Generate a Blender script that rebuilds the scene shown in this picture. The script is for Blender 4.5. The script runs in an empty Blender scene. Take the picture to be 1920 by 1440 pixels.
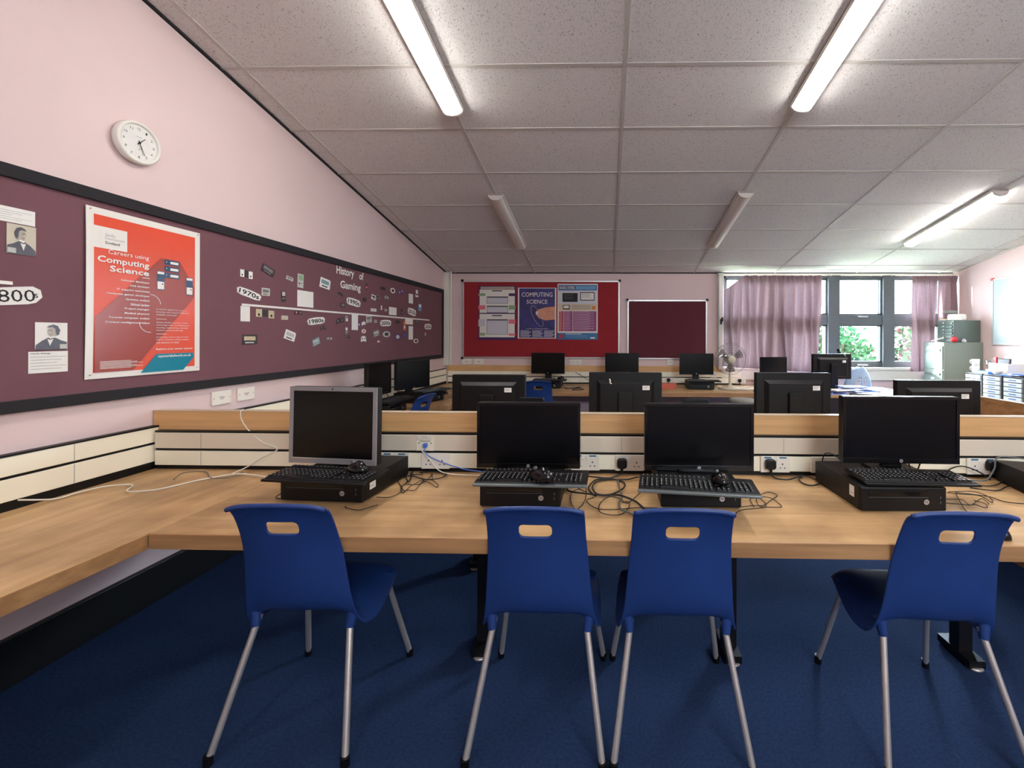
import bpy, bmesh, math, random
from mathutils import Matrix, Vector
random.seed(7)
sc = bpy.context.scene
PI = math.pi

# ------------------------------------------------------------------ camera
CAM_H = 1.43
F_PX, CX, CY, YAW, ROLL = 811.4, 1118.5, 631.3, .0225, .0036
cam_data = bpy.data.cameras.new('camera')
cam = bpy.data.objects.new('camera', cam_data)
sc.collection.objects.link(cam)
a, b = math.cos(YAW), math.sin(YAW)
cr, sr = math.cos(ROLL), math.sin(ROLL)
right = Vector((cr * a, cr * b, sr)); fwd = Vector((-b, a, 0)); up = right.cross(fwd)
cam.matrix_world = Matrix(((right.x, up.x, -fwd.x, 0), (right.y, up.y, -fwd.y, 0), (right.z, up.z, -fwd.z, CAM_H), (0, 0, 0, 1)))
cam_data.sensor_fit = 'HORIZONTAL'; cam_data.sensor_width = 36
cam_data.lens = F_PX / 1920 * 36
cam_data.shift_x = (960 - CX) / 1920
cam_data.shift_y = (CY - 720) / 1920
cam_data.clip_start = .05
sc.camera = cam

# ------------------------------------------------------------------ world, sun, exposure
SKY_STRENGTH = 14.0
LAMP_STRENGTH = 11.0
SUN_STRENGTH = 4.0
sc.view_settings.view_transform = 'Standard'
sc.view_settings.look = 'None'
sc.view_settings.gamma = 1
sc.view_settings.use_curve_mapping = False
sc.view_settings.exposure = 1.95
world = bpy.data.worlds.new('sky'); sc.world = world
world.use_nodes = True
bg = world.node_tree.nodes['Background']
bg.inputs[0].default_value = (.76, .89, 1, 1); bg.inputs[1].default_value = SKY_STRENGTH
sun_d = bpy.data.lights.new('sun', 'SUN'); sun_d.energy = SUN_STRENGTH; sun_d.angle = .01; sun_d.color = (1, .96, .9)
sun = bpy.data.objects.new('sun', sun_d); sc.collection.objects.link(sun)
sun.rotation_euler = Vector((.75, -.60, -.22)).to_track_quat('-Z', 'Y').to_euler()
sun.location = (0, 12, 6)
dd = bpy.data.lights.new('daylight_fill', 'AREA'); dd.shape = 'RECTANGLE'; dd.size = 4.4; dd.size_y = 1.2
dd.energy = 1100; dd.color = (.62, .82, 1)  # area lamp added out of view to boost daylight through the window
do = bpy.data.objects.new('daylight_fill', dd); sc.collection.objects.link(do)
do.location = (6.0, 10.0, 3.4); do.rotation_euler = (Vector((.5, 2.6, 0)) - Vector((6.0, 10.0, 3.4))).to_track_quat('-Z', 'Y').to_euler()
pd = bpy.data.lights.new('window_portal', 'AREA'); pd.shape = 'RECTANGLE'; pd.size = 3.4; pd.size_y = 1.4
pd.cycles.is_portal = True
po = bpy.data.objects.new('window_portal', pd); sc.collection.objects.link(po)
po.location = (3.38, 6.75, 1.66); po.rotation_euler = (-PI / 2, 0, 0)
pd2 = bpy.data.lights.new('added_window_portal', 'AREA'); pd2.shape = 'RECTANGLE'; pd2.size = 2.2; pd2.size_y = .62  # portal over the fill window added in the back wall
pd2.cycles.is_portal = True
po2 = bpy.data.objects.new('added_window_portal', pd2); sc.collection.objects.link(po2)
po2.location = (2.0, -2.75, 2.55); po2.rotation_euler = (PI / 2, 0, 0)
sc.cycles.use_denoising = True
sc.cycles.max_bounces = 8; sc.cycles.diffuse_bounces = 5; sc.cycles.transparent_max_bounces = 16
sc.cycles.sample_clamp_indirect = 6

# ------------------------------------------------------------------ materials
def lin(c):
    return tuple(((v / 255) / 12.92 if v / 255 <= .04045 else ((v / 255 + .055) / 1.055) ** 2.4) for v in c) + (1,)
MATS = {}
def mat(name, col, rough=.5, metal=0, var=0, scale=8, bump=0, bscale=200, emit=0, coat=0, stretch=None, spec=.5):
    m = bpy.data.materials.new(name); m.use_nodes = True; MATS[name] = m
    nt = m.node_tree; p = nt.nodes['Principled BSDF']
    p.inputs['Roughness'].default_value = rough; p.inputs['Metallic'].default_value = metal
    p.inputs['Specular IOR Level'].default_value = spec
    p.inputs['Coat Weight'].default_value = coat
    c = lin(col); p.inputs['Base Color'].default_value = c
    tc = None
    if var or bump:
        tc = nt.nodes.new('ShaderNodeTexCoord'); src = tc.outputs['Object']
        if stretch:
            mp = nt.nodes.new('ShaderNodeMapping'); mp.inputs['Scale'].default_value = stretch
            nt.links.new(src, mp.inputs[0]); src = mp.outputs[0]
    if var:
        n = nt.nodes.new('ShaderNodeTexNoise'); n.inputs['Scale'].default_value = scale; n.inputs['Detail'].default_value = 5
        nt.links.new(src, n.inputs['Vector'])
        r = nt.nodes.new('ShaderNodeValToRGB')
        lo = tuple(v * (1 - var) for v in c[:3]) + (1,); hi = tuple(min(1, v * (1 + var)) for v in c[:3]) + (1,)
        r.color_ramp.elements[0].position = .3; r.color_ramp.elements[1].position = .7
        r.color_ramp.elements[0].color = lo; r.color_ramp.elements[1].color = hi
        nt.links.new(n.outputs[0], r.inputs[0]); nt.links.new(r.outputs[0], p.inputs['Base Color'])
    if bump:
        n = nt.nodes.new('ShaderNodeTexNoise'); n.inputs['Scale'].default_value = bscale; n.inputs['Detail'].default_value = 3
        nt.links.new(src, n.inputs['Vector'])
        bp = nt.nodes.new('ShaderNodeBump'); bp.inputs['Strength'].default_value = bump; bp.inputs['Distance'].default_value = .004
        nt.links.new(n.outputs[0], bp.inputs['Height']); nt.links.new(bp.outputs[0], p.inputs['Normal'])
    if emit:
        p.inputs['Emission Color'].default_value = c; p.inputs['Emission Strength'].default_value = emit
    return m

mat('pink_paint', (222, 198, 196), .75, var=.02, scale=2, bump=.08, bscale=350)
mat('white_paint', (225, 222, 212), .45, var=.02, scale=6)
mat('grey_paint', (150, 150, 145), .5, var=.03, scale=6)
mat('black_felt', (34, 32, 37), .9, var=.1, scale=60, bump=.2, bscale=600)
mat('maroon_felt', (117, 79, 87), .95, var=.05, scale=3, bump=.3, bscale=500)
mat('maroon_board', (92, 38, 48), .95, var=.06, scale=5, bump=.3, bscale=500)
mat('red_felt', (150, 38, 46), .95, var=.06, scale=5, bump=.3, bscale=500)
mat('cream_plastic', (244, 238, 216), .42, var=.015, scale=3)
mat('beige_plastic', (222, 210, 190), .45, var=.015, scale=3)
mat('socket_plastic', (236, 230, 218), .3)
mat('aluminium', (205, 202, 200), .35, .7)
mat('black_plastic', (11, 11, 13), .45, var=.15, scale=12, bump=.08, bscale=700, spec=.32)
mat('black_gloss', (8, 8, 10), .2, coat=.1, spec=.4)
mat('screen_black', (6, 6, 8), .26, spec=.28)
mat('silver_plastic', (150, 146, 148), .38, .25, var=.03, scale=20)
mat('grey_plastic', (98, 104, 104), .35, .1)
mat('key_black', (20, 20, 22), .28)
mat('steel', (214, 208, 200), .36, .7, var=.05, scale=40)
mat('dark_metal', (22, 22, 25), .45, .3)
mat('chair_blue', (32, 60, 120), .42, var=.06, scale=12, bump=.1, bscale=500)
mat('dark_panel', (40, 33, 40), .5, var=.1, scale=10)
mat('carpet', (43, 61, 96), 1, var=.22, scale=90, bump=.8, bscale=420, spec=.1)
mat('badge_silver', (200, 200, 205), .25, .6)
mat('paper_white', (234, 232, 226), .7, var=.02, scale=30)
mat('paper_grey', (150, 150, 152), .8)
mat('print_black', (30, 28, 30), .7)
mat('print_dark', (58, 50, 54), .7, var=.3, scale=60)
mat('print_grey', (120, 116, 118), .7, var=.25, scale=60)
mat('print_light', (190, 190, 186), .7, var=.1, scale=60)
mat('print_beige', (196, 182, 150), .7, var=.1, scale=60)
mat('print_teal', (120, 150, 156), .7, var=.1, scale=60)
mat('print_purple', (88, 62, 130), .7, var=.15, scale=60)
mat('print_pink', (226, 120, 130), .7)
mat('print_orange', (214, 130, 60), .7)
mat('print_green', (140, 170, 130), .7)
mat('print_skyblue', (110, 160, 200), .7)
mat('print_blue', (60, 100, 170), .7, var=.1, scale=20)
mat('poster_red', (226, 84, 58), .22, var=.03, scale=4)
mat('poster_dark_red', (158, 58, 44), .22, var=.05, scale=4)
mat('poster_teal', (0, 128, 152), .22)
mat('poster_navy', (22, 62, 98), .22)
mat('poster_white', (232, 228, 220), .25, var=.01, scale=4)
mat('photo_sepia', (196, 186, 164), .3, var=.05, scale=9)
mat('photo_dark', (66, 60, 70), .3, var=.3, scale=40)
mat('photo_mid', (168, 156, 142), .3, var=.06, scale=40)
mat('poster_indigo', (46, 46, 112), .3, var=.5, scale=4)
mat('poster_violet', (72, 40, 92), .3)
mat('poster_magenta', (142, 44, 110), .3, var=.12, scale=10)
mat('poster_crimson', (178, 50, 66), .3, var=.1, scale=10)
mat('poster_blue', (40, 104, 156), .3)
mat('poster_sand', (206, 186, 160), .3)
mat('poster_pale', (200, 200, 208), .3)
mat('finger_skin', (206, 140, 112), .4, var=.12, scale=14)
mat('cabinet_green', (126, 140, 131), .4, .1, var=.02, scale=6)
mat('cabinet_dark', (90, 102, 96), .4, .1, var=.02, scale=6)
mat('tray_white', (190, 202, 210), .3)
mat('fan_cream', (214, 206, 180), .35)
mat('cable_black', (18, 17, 17), .5)
mat('cable_grey', (92, 94, 92), .4)
mat('cable_white', (224, 218, 204), .5)
mat('cable_blue', (70, 110, 200), .5)
mat('label_blue', (40, 110, 150), .5)
mat('folder_blue', (70, 120, 220), .4, var=.1, scale=12)
mat('red_plastic', (205, 40, 50), .35)
mat('red_box', (196, 96, 76), .6)
mat('stool_grey', (128, 124, 116), .5, var=.05, scale=20)
mat('frame_grey', (92, 100, 104), .45, .1)
mat('grass', (138, 146, 120), 1, var=.3, scale=6)
mat('leaf', (22, 46, 26), .9, var=.4, scale=5, spec=0)
mat('leaf_pink', (70, 26, 36), .9, var=.3, scale=9, spec=0)
mat('bark', (90, 70, 55), .9, var=.2, scale=20)
mat('lamp_off', (224, 216, 208), .35)
mat('lamp_cap', (214, 206, 198), .4)
mat('plush_grey', (140, 140, 140), 1, var=.2, scale=40, bump=.8, bscale=120)
mat('cardboard', (170, 130, 90), .8)

def wood(name, base, dark, rough, sx, sy, smudge=0):
    m = bpy.data.materials.new(name); m.use_nodes = True; MATS[name] = m
    nt = m.node_tree; p = nt.nodes['Principled BSDF']; p.inputs['Roughness'].default_value = rough
    tc = nt.nodes.new('ShaderNodeTexCoord'); mp = nt.nodes.new('ShaderNodeMapping')
    mp.inputs['Scale'].default_value = (sx, sy, 14)
    nt.links.new(tc.outputs['Object'], mp.inputs[0])
    n = nt.nodes.new('ShaderNodeTexNoise'); n.inputs['Scale'].default_value = 2.2; n.inputs['Detail'].default_value = 8; n.inputs['Distortion'].default_value = .6
    nt.links.new(mp.outputs[0], n.inputs['Vector'])
    r = nt.nodes.new('ShaderNodeValToRGB'); r.color_ramp.elements[0].position = .35; r.color_ramp.elements[1].position = .68
    r.color_ramp.elements[0].color = lin(dark); r.color_ramp.elements[1].color = lin(base)
    nt.links.new(n.outputs[0], r.inputs[0])
    out = r.outputs[0]
    if smudge:
        n2 = nt.nodes.new('ShaderNodeTexNoise'); n2.inputs['Scale'].default_value = 2.3; n2.inputs['Detail'].default_value = 6
        nt.links.new(tc.outputs['Object'], n2.inputs['Vector'])
        r2 = nt.nodes.new('ShaderNodeValToRGB'); r2.color_ramp.elements[0].position = .36; r2.color_ramp.elements[1].position = .56
        r2.color_ramp.elements[0].color = (.60, .57, .55, 1); r2.color_ramp.elements[1].color = (1, 1, 1, 1)
        nt.links.new(n2.outputs[0], r2.inputs[0])
        mx = nt.nodes.new('ShaderNodeMix'); mx.data_type = 'RGBA'; mx.blend_type = 'MULTIPLY'; mx.inputs[0].default_value = smudge
        nt.links.new(out, mx.inputs[6]); nt.links.new(r2.outputs[0], mx.inputs[7]); out = mx.outputs[2]
    nt.links.new(out, p.inputs['Base Color'])
    return m
wood('oak_top', (214, 176, 128), (190, 150, 104), .45, .7, 9, .95)
wood('oak_side', (214, 176, 128), (190, 150, 104), .45, 9, .7, .95)
wood('oak_edge', (182, 138, 92), (156, 114, 74), .5, .8, 6)
wood('oak_panel', (226, 178, 122), (206, 160, 106), .5, .8, 6)

def ceiling_mat():
    m = bpy.data.materials.new('mineral_tile'); m.use_nodes = True; MATS['mineral_tile'] = m
    nt = m.node_tree; p = nt.nodes['Principled BSDF']; p.inputs['Roughness'].default_value = .95
    tc = nt.nodes.new('ShaderNodeTexCoord'); mp = nt.nodes.new('ShaderNodeMapping'); mp.inputs['Scale'].default_value = (1, .55, 1)
    nt.links.new(tc.outputs['Object'], mp.inputs[0])
    n = nt.nodes.new('ShaderNodeTexNoise'); n.inputs['Scale'].default_value = 150; n.inputs['Detail'].default_value = 2; n.inputs['Distortion'].default_value = 1.2
    nt.links.new(mp.outputs[0], n.inputs['Vector'])
    r = nt.nodes.new('ShaderNodeValToRGB'); e = r.color_ramp.elements
    e[0].position = .30; e[0].color = (.30, .29, .28, 1); e[1].position = .41; e[1].color = (.76, .74, .72, 1)
    nt.links.new(n.outputs[0], r.inputs[0]); nt.links.new(r.outputs[0], p.inputs['Base Color'])
    bp = nt.nodes.new('ShaderNodeBump'); bp.inputs['Strength'].default_value = .5; bp.inputs['Distance'].default_value = .004
    nt.links.new(n.outputs[0], bp.inputs['Height']); nt.links.new(bp.outputs[0], p.inputs['Normal'])
ceiling_mat()
mat('tee_paint', (196, 192, 186), .5)

def special(name, build):
    m = bpy.data.materials.new(name); m.use_nodes = True; MATS[name] = m
    nt = m.node_tree; nt.nodes.clear(); o = nt.nodes.new('ShaderNodeOutputMaterial'); build(nt, o)
def glass(nt, o, tint=(1, 1, 1, 1), fac=.07):
    t = nt.nodes.new('ShaderNodeBsdfTransparent'); t.inputs[0].default_value = tint
    g = nt.nodes.new('ShaderNodeBsdfGlossy'); g.inputs['Roughness'].default_value = .02
    mx = nt.nodes.new('ShaderNodeMixShader'); mx.inputs[0].default_value = fac
    nt.links.new(t.outputs[0], mx.inputs[1]); nt.links.new(g.outputs[0], mx.inputs[2]); nt.links.new(mx.outputs[0], o.inputs[0])
special('window_glass', glass)
special('clear_plastic', lambda nt, o: glass(nt, o, (.9, .92, .93, 1), .18))
special('smoked_plastic', lambda nt, o: glass(nt, o, (.30, .30, .30, 1), .12))
def cloth(nt, o):
    tc = nt.nodes.new('ShaderNodeTexCoord'); n = nt.nodes.new('ShaderNodeTexNoise'); n.inputs['Scale'].default_value = 40
    nt.links.new(tc.outputs['Object'], n.inputs['Vector'])
    r = nt.nodes.new('ShaderNodeValToRGB'); r.color_ramp.elements[0].color = lin((136, 112, 116)); r.color_ramp.elements[1].color = lin((156, 132, 136))
    nt.links.new(n.outputs[0], r.inputs[0])
    d = nt.nodes.new('ShaderNodeBsdfDiffuse'); t = nt.nodes.new('ShaderNodeBsdfTranslucent')
    nt.links.new(r.outputs[0], d.inputs[0]); nt.links.new(r.outputs[0], t.inputs[0])
    mx = nt.nodes.new('ShaderNodeMixShader'); mx.inputs[0].default_value = .07
    nt.links.new(d.outputs[0], mx.inputs[1]); nt.links.new(t.outputs[0], mx.inputs[2]); nt.links.new(mx.outputs[0], o.inputs[0])
special('curtain_cloth', cloth)
def tube(nt, o):
    e = nt.nodes.new('ShaderNodeEmission'); e.inputs[0].default_value = (1, .965, .91, 1); e.inputs[1].default_value = LAMP_STRENGTH
    nt.links.new(e.outputs[0], o.inputs[0])
special('lamp_lit', tube)
special('lamp_bright', lambda nt, o: (tube(nt, o), setattr(nt.nodes['Emission'].inputs[1], 'default_value', LAMP_STRENGTH * 1.75)))
def whiteboard(nt, o):
    p = nt.nodes.new('ShaderNodeBsdfPrincipled'); p.inputs['Base Color'].default_value = lin((188, 204, 208)); p.inputs['Roughness'].default_value = .18
    tc = nt.nodes.new('ShaderNodeTexCoord'); n = nt.nodes.new('ShaderNodeTexNoise'); n.inputs['Scale'].default_value = 3
    nt.links.new(tc.outputs['Object'], n.inputs['Vector'])
    r = nt.nodes.new('ShaderNodeMapRange'); r.inputs[3].default_value = .12; r.inputs[4].default_value = .3
    nt.links.new(n.outputs[0], r.inputs[0]); nt.links.new(r.outputs[0], p.inputs['Roughness']); nt.links.new(p.outputs[0], o.inputs[0])
special('enamel_white', whiteboard)

# ------------------------------------------------------------------ mesh builder
def text_mesh(body, bold=False):
    cu = bpy.data.curves.new('t', 'FONT'); cu.body = body; cu.align_x = 'LEFT'; cu.resolution_u = 2
    if bold: cu.offset = .022
    o = bpy.data.objects.new('t', cu); sc.collection.objects.link(o)
    me = bpy.data.meshes.new_from_object(o.evaluated_get(bpy.context.evaluated_depsgraph_get()))
    v = [tuple(x.co) for x in me.vertices]; f = [tuple(p.vertices) for p in me.polygons]
    bpy.data.objects.remove(o); bpy.data.curves.remove(cu); bpy.data.meshes.remove(me)
    return v, f
class MB:
    def __init__(s, T=None):
        s.v = []; s.f = []; s.mi = []; s.sm = []; s.mats = []; s.T = T or Matrix()
    def mx(s, m):
        if m not in s.mats: s.mats.append(m)
        return s.mats.index(m)
    def add(s, vs, fs, m, smooth=False, T=None):
        k = len(s.v); M = s.T @ T if T is not None else s.T
        s.v += [tuple(M @ Vector(x)) for x in vs]
        i = s.mx(m)
        for f in fs: s.f.append([k + j for j in f]); s.mi.append(i); s.sm.append(smooth)
        return s
    def box(s, x0, x1, y0, y1, z0, z1, m, T=None):
        vs = [(x, y, z) for x in (x0, x1) for y in (y0, y1) for z in (z0, z1)]
        return s.add(vs, [(0, 1, 3, 2), (4, 6, 7, 5), (0, 4, 5, 1), (2, 3, 7, 6), (0, 2, 6, 4), (1, 5, 7, 3)], m, T=T)
    def rbox(s, x0, x1, y0, y1, z0, z1, r, m, axis='z', T=None, n=4):
        # box with rounded corners seen along the axis
        if axis == 'z': A, B, C = (x0, x1), (y0, y1), (z0, z1)
        elif axis == 'y': A, B, C = (x0, x1), (z0, z1), (y0, y1)
        else: A, B, C = (y0, y1), (z0, z1), (x0, x1)
        P = []
        for (cx, cy, a0) in ((A[1] - r, B[1] - r, 0), (A[0] + r, B[1] - r, 90), (A[0] + r, B[0] + r, 180), (A[1] - r, B[0] + r, 270)):
            for i in range(n + 1):
                t = math.radians(a0 + 90 * i / n); P.append((cx + r * math.cos(t), cy + r * math.sin(t)))
        def V(p, c): return (p[0], p[1], c) if axis == 'z' else ((p[0], c, p[1]) if axis == 'y' else (c, p[0], p[1]))
        N = len(P); vs = [V(p, C[0]) for p in P] + [V(p, C[1]) for p in P]
        if axis == 'y': vs = vs[N:] + vs[:N]
        fs = [tuple(range(N))[::-1], tuple(range(N, 2 * N))] + [(i, (i + 1) % N, N + (i + 1) % N, N + i) for i in range(N)]
        return s.add(vs, fs, m, T=T)
    def poly(s, pts, n, m, T=None, th=0):
        # flat polygon in the local a,b plane at height n (optional thickness below it)
        N = len(pts); vs = [(p[0], p[1], n) for p in pts]; fs = [tuple(range(N))]
        if th:
            vs += [(p[0], p[1], n - th) for p in pts]; fs += [tuple(range(N, 2 * N))[::-1]] + [(i, N + i, N + (i + 1) % N, (i + 1) % N) for i in range(N)]
        return s.add(vs, fs, m, T=T)
    def rect(s, a0, a1, b0, b1, n, m, th=0):
        return s.poly([(a0, b0), (a1, b0), (a1, b1), (a0, b1)], n, m, th=th)
    def disc(s, ca, cb, ra, rb, n, m, N=20, th=0, rot=0):
        c, d = math.cos(rot), math.sin(rot)
        return s.poly([(ca + ra * math.cos(t) * c - rb * math.sin(t) * d, cb + ra * math.cos(t) * d + rb * math.sin(t) * c) for t in [2 * PI * i / N for i in range(N)]], n, m, th=th)
    def cyl(s, p0, p1, r0, m, r1=None, n=12, caps=True, smooth=True):
        r1 = r0 if r1 is None else r1
        p0, p1 = Vector(p0), Vector(p1); d = (p1 - p0).normalized()
        u = d.orthogonal().normalized(); w = d.cross(u); vs = []
        for p, r in ((p0, r0), (p1, r1)):
            for i in range(n):
                t = 2 * PI * i / n; vs.append(tuple(p + r * (math.cos(t) * u + math.sin(t) * w)))
        s.add(vs, [(i, (i + 1) % n, n + (i + 1) % n, n + i) for i in range(n)], m, smooth)
        if caps:
            s.add(vs[:n], [tuple(range(n))[::-1]], m); s.add(vs[n:], [tuple(range(n))], m)
        return s
    def tube(s, pts, r, m, n=6, sub=6, closed=False):
        P = [Vector(p) for p in pts]; Q = []
        if sub > 1 and len(P) > 2:
            L = len(P); rng = range(L if closed else L - 1)
            g = (lambda i: P[i % L]) if closed else (lambda i: P[max(0, min(L - 1, i))])
            for i in rng:
                a_, b_, c_, d_ = g(i - 1), g(i), g(i + 1), g(i + 2)
                for j in range(sub):
                    t = j / sub
                    Q.append(.5 * ((2 * b_) + (c_ - a_) * t + (2 * a_ - 5 * b_ + 4 * c_ - d_) * t * t + (3 * b_ - a_ - 3 * c_ + d_) * t ** 3))
            if not closed: Q.append(P[-1])
        else: Q = P
        N = len(Q); vs = []; u = None
        for i, q in enumerate(Q):
            d = (Q[(i + 1) % N] - Q[i - 1]) if closed else (Q[min(N - 1, i + 1)] - Q[max(0, i - 1)])
            if d.length < 1e-7: d = Vector((0, 0, 1))
            d.normalize()
            if u is None: u = d.orthogonal().normalized()
            else:
                u = u - d * u.dot(d)
                u = u.normalized() if u.length > 1e-5 else d.orthogonal().normalized()
            w = d.cross(u)
            for k in range(n):
                t = 2 * PI * k / n; vs.append(tuple(q + r * (math.cos(t) * u + math.sin(t) * w)))
        fs = []
        for i in range(N if closed else N - 1):
            j = (i + 1) % N
            fs += [(i * n + k, i * n + (k + 1) % n, j * n + (k + 1) % n, j * n + k) for k in range(n)]
        if not closed: fs += [tuple(range(n))[::-1], tuple((N - 1) * n + k for k in range(n))]
        return s.add(vs, fs, m, True)
    def lathe(s, prof, m, n=24, c=(0, 0, 0), smooth=True, axis='z'):
        vs = []; fs = []; K = len(prof)
        for i in range(n):
            t = 2 * PI * i / n
            for (r, z) in prof:
                p = (r * math.cos(t), r * math.sin(t), z)
                if axis == 'y': p = (p[0], -p[2], p[1])
                vs.append((c[0] + p[0], c[1] + p[1], c[2] + p[2]))
        for i in range(n):
            j = (i + 1) % n
            for k in range(K - 1): fs.append((i * K + k, j * K + k, j * K + k + 1, i * K + k + 1))
        return s.add(vs, fs, m, smooth)
    def ball(s, c, r, m, n=16, sz=1, sx=1, sy=1):
        vs = []; fs = []; R = n // 2
        for i in range(R + 1):
            p = PI * i / R
            for j in range(n):
                t = 2 * PI * j / n; vs.append((c[0] + r * sx * math.sin(p) * math.cos(t), c[1] + r * sy * math.sin(p) * math.sin(t), c[2] + r * sz * math.cos(p)))
        for i in range(R):
            for j in range(n): fs.append((i * n + j, (i + 1) * n + j, (i + 1) * n + (j + 1) % n, i * n + (j + 1) % n))
        return s.add(vs, fs, m, True)
    def text(s, body, ca, cb, w, h, n, m, align='C', bold=False, rot=0):
        # text fitted to width w and height h, centred on (ca, cb) (or left/right aligned at ca)
        v, f = text_mesh(body, bold)
        if not v: return s
        x0 = min(p[0] for p in v); x1 = max(p[0] for p in v); y0 = min(p[1] for p in v); y1 = max(p[1] for p in v)
        kx = w / (x1 - x0) if w else h / (y1 - y0); ky = h / (y1 - y0)
        W = kx * (x1 - x0); ox = {'C': -W / 2, 'L': 0, 'R': -W}[align]
        c, d = math.cos(rot), math.sin(rot); vs = []
        for p in v:
            x = (p[0] - x0) * kx + ox; y = (p[1] - y0) * ky - h / 2
            vs.append((ca + x * c - y * d, cb + x * d + y * c, n))
        return s.add(vs, f, m)
    def build(s, name, parent=None, M=None, bevel=0, sub=0, label=None, segs=2, kind=None):
        me = bpy.data.meshes.new(name); me.from_pydata(s.v, [], s.f)
        for m in s.mats: me.materials.append(MATS[m])
        me.polygons.foreach_set('material_index', s.mi); me.polygons.foreach_set('use_smooth', s.sm); me.update()
        o = bpy.data.objects.new(name, me); sc.collection.objects.link(o)
        if parent is not None: o.parent = parent
        if M is not None: o.matrix_basis = M
        if bevel:
            mo = o.modifiers.new('bevel', 'BEVEL'); mo.width = bevel; mo.segments = segs; mo.limit_method = 'ANGLE'; mo.angle_limit = .6
        if sub:
            mo = o.modifiers.new('sub', 'SUBSURF'); mo.levels = sub; mo.render_levels = sub
        if label: o['label'] = label
        if kind: o['kind'] = kind
        return o
def tag(o, label, cat, group=None):
    o['label'] = label; o['category'] = cat
    if group: o['group'] = group
    return o
def thing(name, label, cat, loc=(0, 0, 0), rz=0, group=None, M=None):
    o = bpy.data.objects.new(name, None); sc.collection.objects.link(o); o.empty_display_size = .1
    if M is not None: o.matrix_basis = M
    else: o.location = loc; o.rotation_euler = (0, 0, rz)
    return tag(o, label, cat, group)
def dup(root, loc, rz, label, group=None, M=None):
    def cp(o, par):
        c = o.copy(); sc.collection.objects.link(c)
        if par is not None: c.parent = par
        for ch in [x for x in KIDS[o.name]]: cp(ch, c)
        return c
    KIDS = {}
    for o in bpy.data.objects: KIDS.setdefault(o.name, [])
    for o in bpy.data.objects:
        if o.parent: KIDS[o.parent.name].append(o)
    r = cp(root, None)
    if M is not None: r.matrix_basis = M
    else: r.location = loc; r.rotation_euler = (0, 0, rz)
    r['label'] = label
    if group: r['group'] = group
    return r
def struct(name, mb, **k):
    o = mb.build(name, **k); o['kind'] = 'structure'; return o
def frame(origin, a_, b_):
    a_, b_ = Vector(a_), Vector(b_); n = a_.cross(b_); o = Vector(origin)
    return Matrix(((a_.x, b_.x, n.x, o.x), (a_.y, b_.y, n.y, o.y), (a_.z, b_.z, n.z, o.z), (0, 0, 0, 1)))
def onleft(y, z, d=0): return frame((XL + d, y, z), (0, 1, 0), (0, 0, 1))
def onfar(x, z, d=0): return frame((x, YF - d, z), (1, 0, 0), (0, 0, 1))
def onright(y, z, d=0): return frame((XR - d, y, z), (0, -1, 0), (0, 0, 1))
def facing(x, y, z): return frame((x, y, z), (1, 0, 0), (0, 0, 1))     # a = +x, b = up, normal towards -y

# ------------------------------------------------------------------ room shell
XL, XR, YF, YB = -2.435, 5.13, 6.52, -2.6
TAN = .1856
def zc(y): return 3.6033 - TAN * y
struct('floor', MB().box(XL - .1, XR + .1, YB - .1, YF + .1, -.08, 0, 'carpet'))
def sidewall(x0, x1):
    m = MB()
    vs = [(x, y, z) for x in (x0, x1) for (y, z) in ((YB, 0), (YF, 0), (YF, zc(YF) + .05), (YB, zc(YB) + .05))]
    return m.add(vs, [(0, 1, 2, 3), (7, 6, 5, 4), (0, 4, 5, 1), (1, 5, 6, 2), (2, 6, 7, 3), (3, 7, 4, 0)], 'pink_paint')
struct('wall_left', sidewall(XL - .1, XL)); struct('wall_right', sidewall(XR, XR + .1))
BW = (.9, 3.1, 2.3, 2.9)
struct('wall_back', MB().box(XL - .1, BW[0], YB - .1, YB, 0, zc(YB) + .1, 'pink_paint').box(BW[1], XR + .1, YB - .1, YB, 0, zc(YB) + .1, 'pink_paint')
       .box(BW[0], BW[1], YB - .1, YB, 0, BW[2], 'pink_paint').box(BW[0], BW[1], YB - .1, YB, BW[3], zc(YB) + .1, 'pink_paint'))
WX0, WX1, WZ0, WZ1 = 1.74, 5.04, .99, 2.355
m = MB().box(XL - .1, WX0, YF, YF + .18, 0, 2.5, 'pink_paint').box(WX0, WX1, YF, YF + .18, 0, WZ0, 'pink_paint')
m.box(WX1, XR + .1, YF, YF + .18, 0, 2.5, 'pink_paint').box(WX0, WX1, YF, YF + .18, WZ1, 2.5, 'pink_paint')
struct('wall_far', m)
m = MB()
vs = [(x, y, zc(y) + d) for d in (0, .06) for (x, y) in ((XL, YB), (XR, YB), (XR, YF + .18), (XL, YF + .18))]
m.add(vs, [(0, 3, 2, 1), (4, 5, 6, 7), (0, 1, 5, 4), (1, 2, 6, 5), (2, 3, 7, 6), (3, 0, 4, 7)], 'mineral_tile')
struct('ceiling', m)
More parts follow.
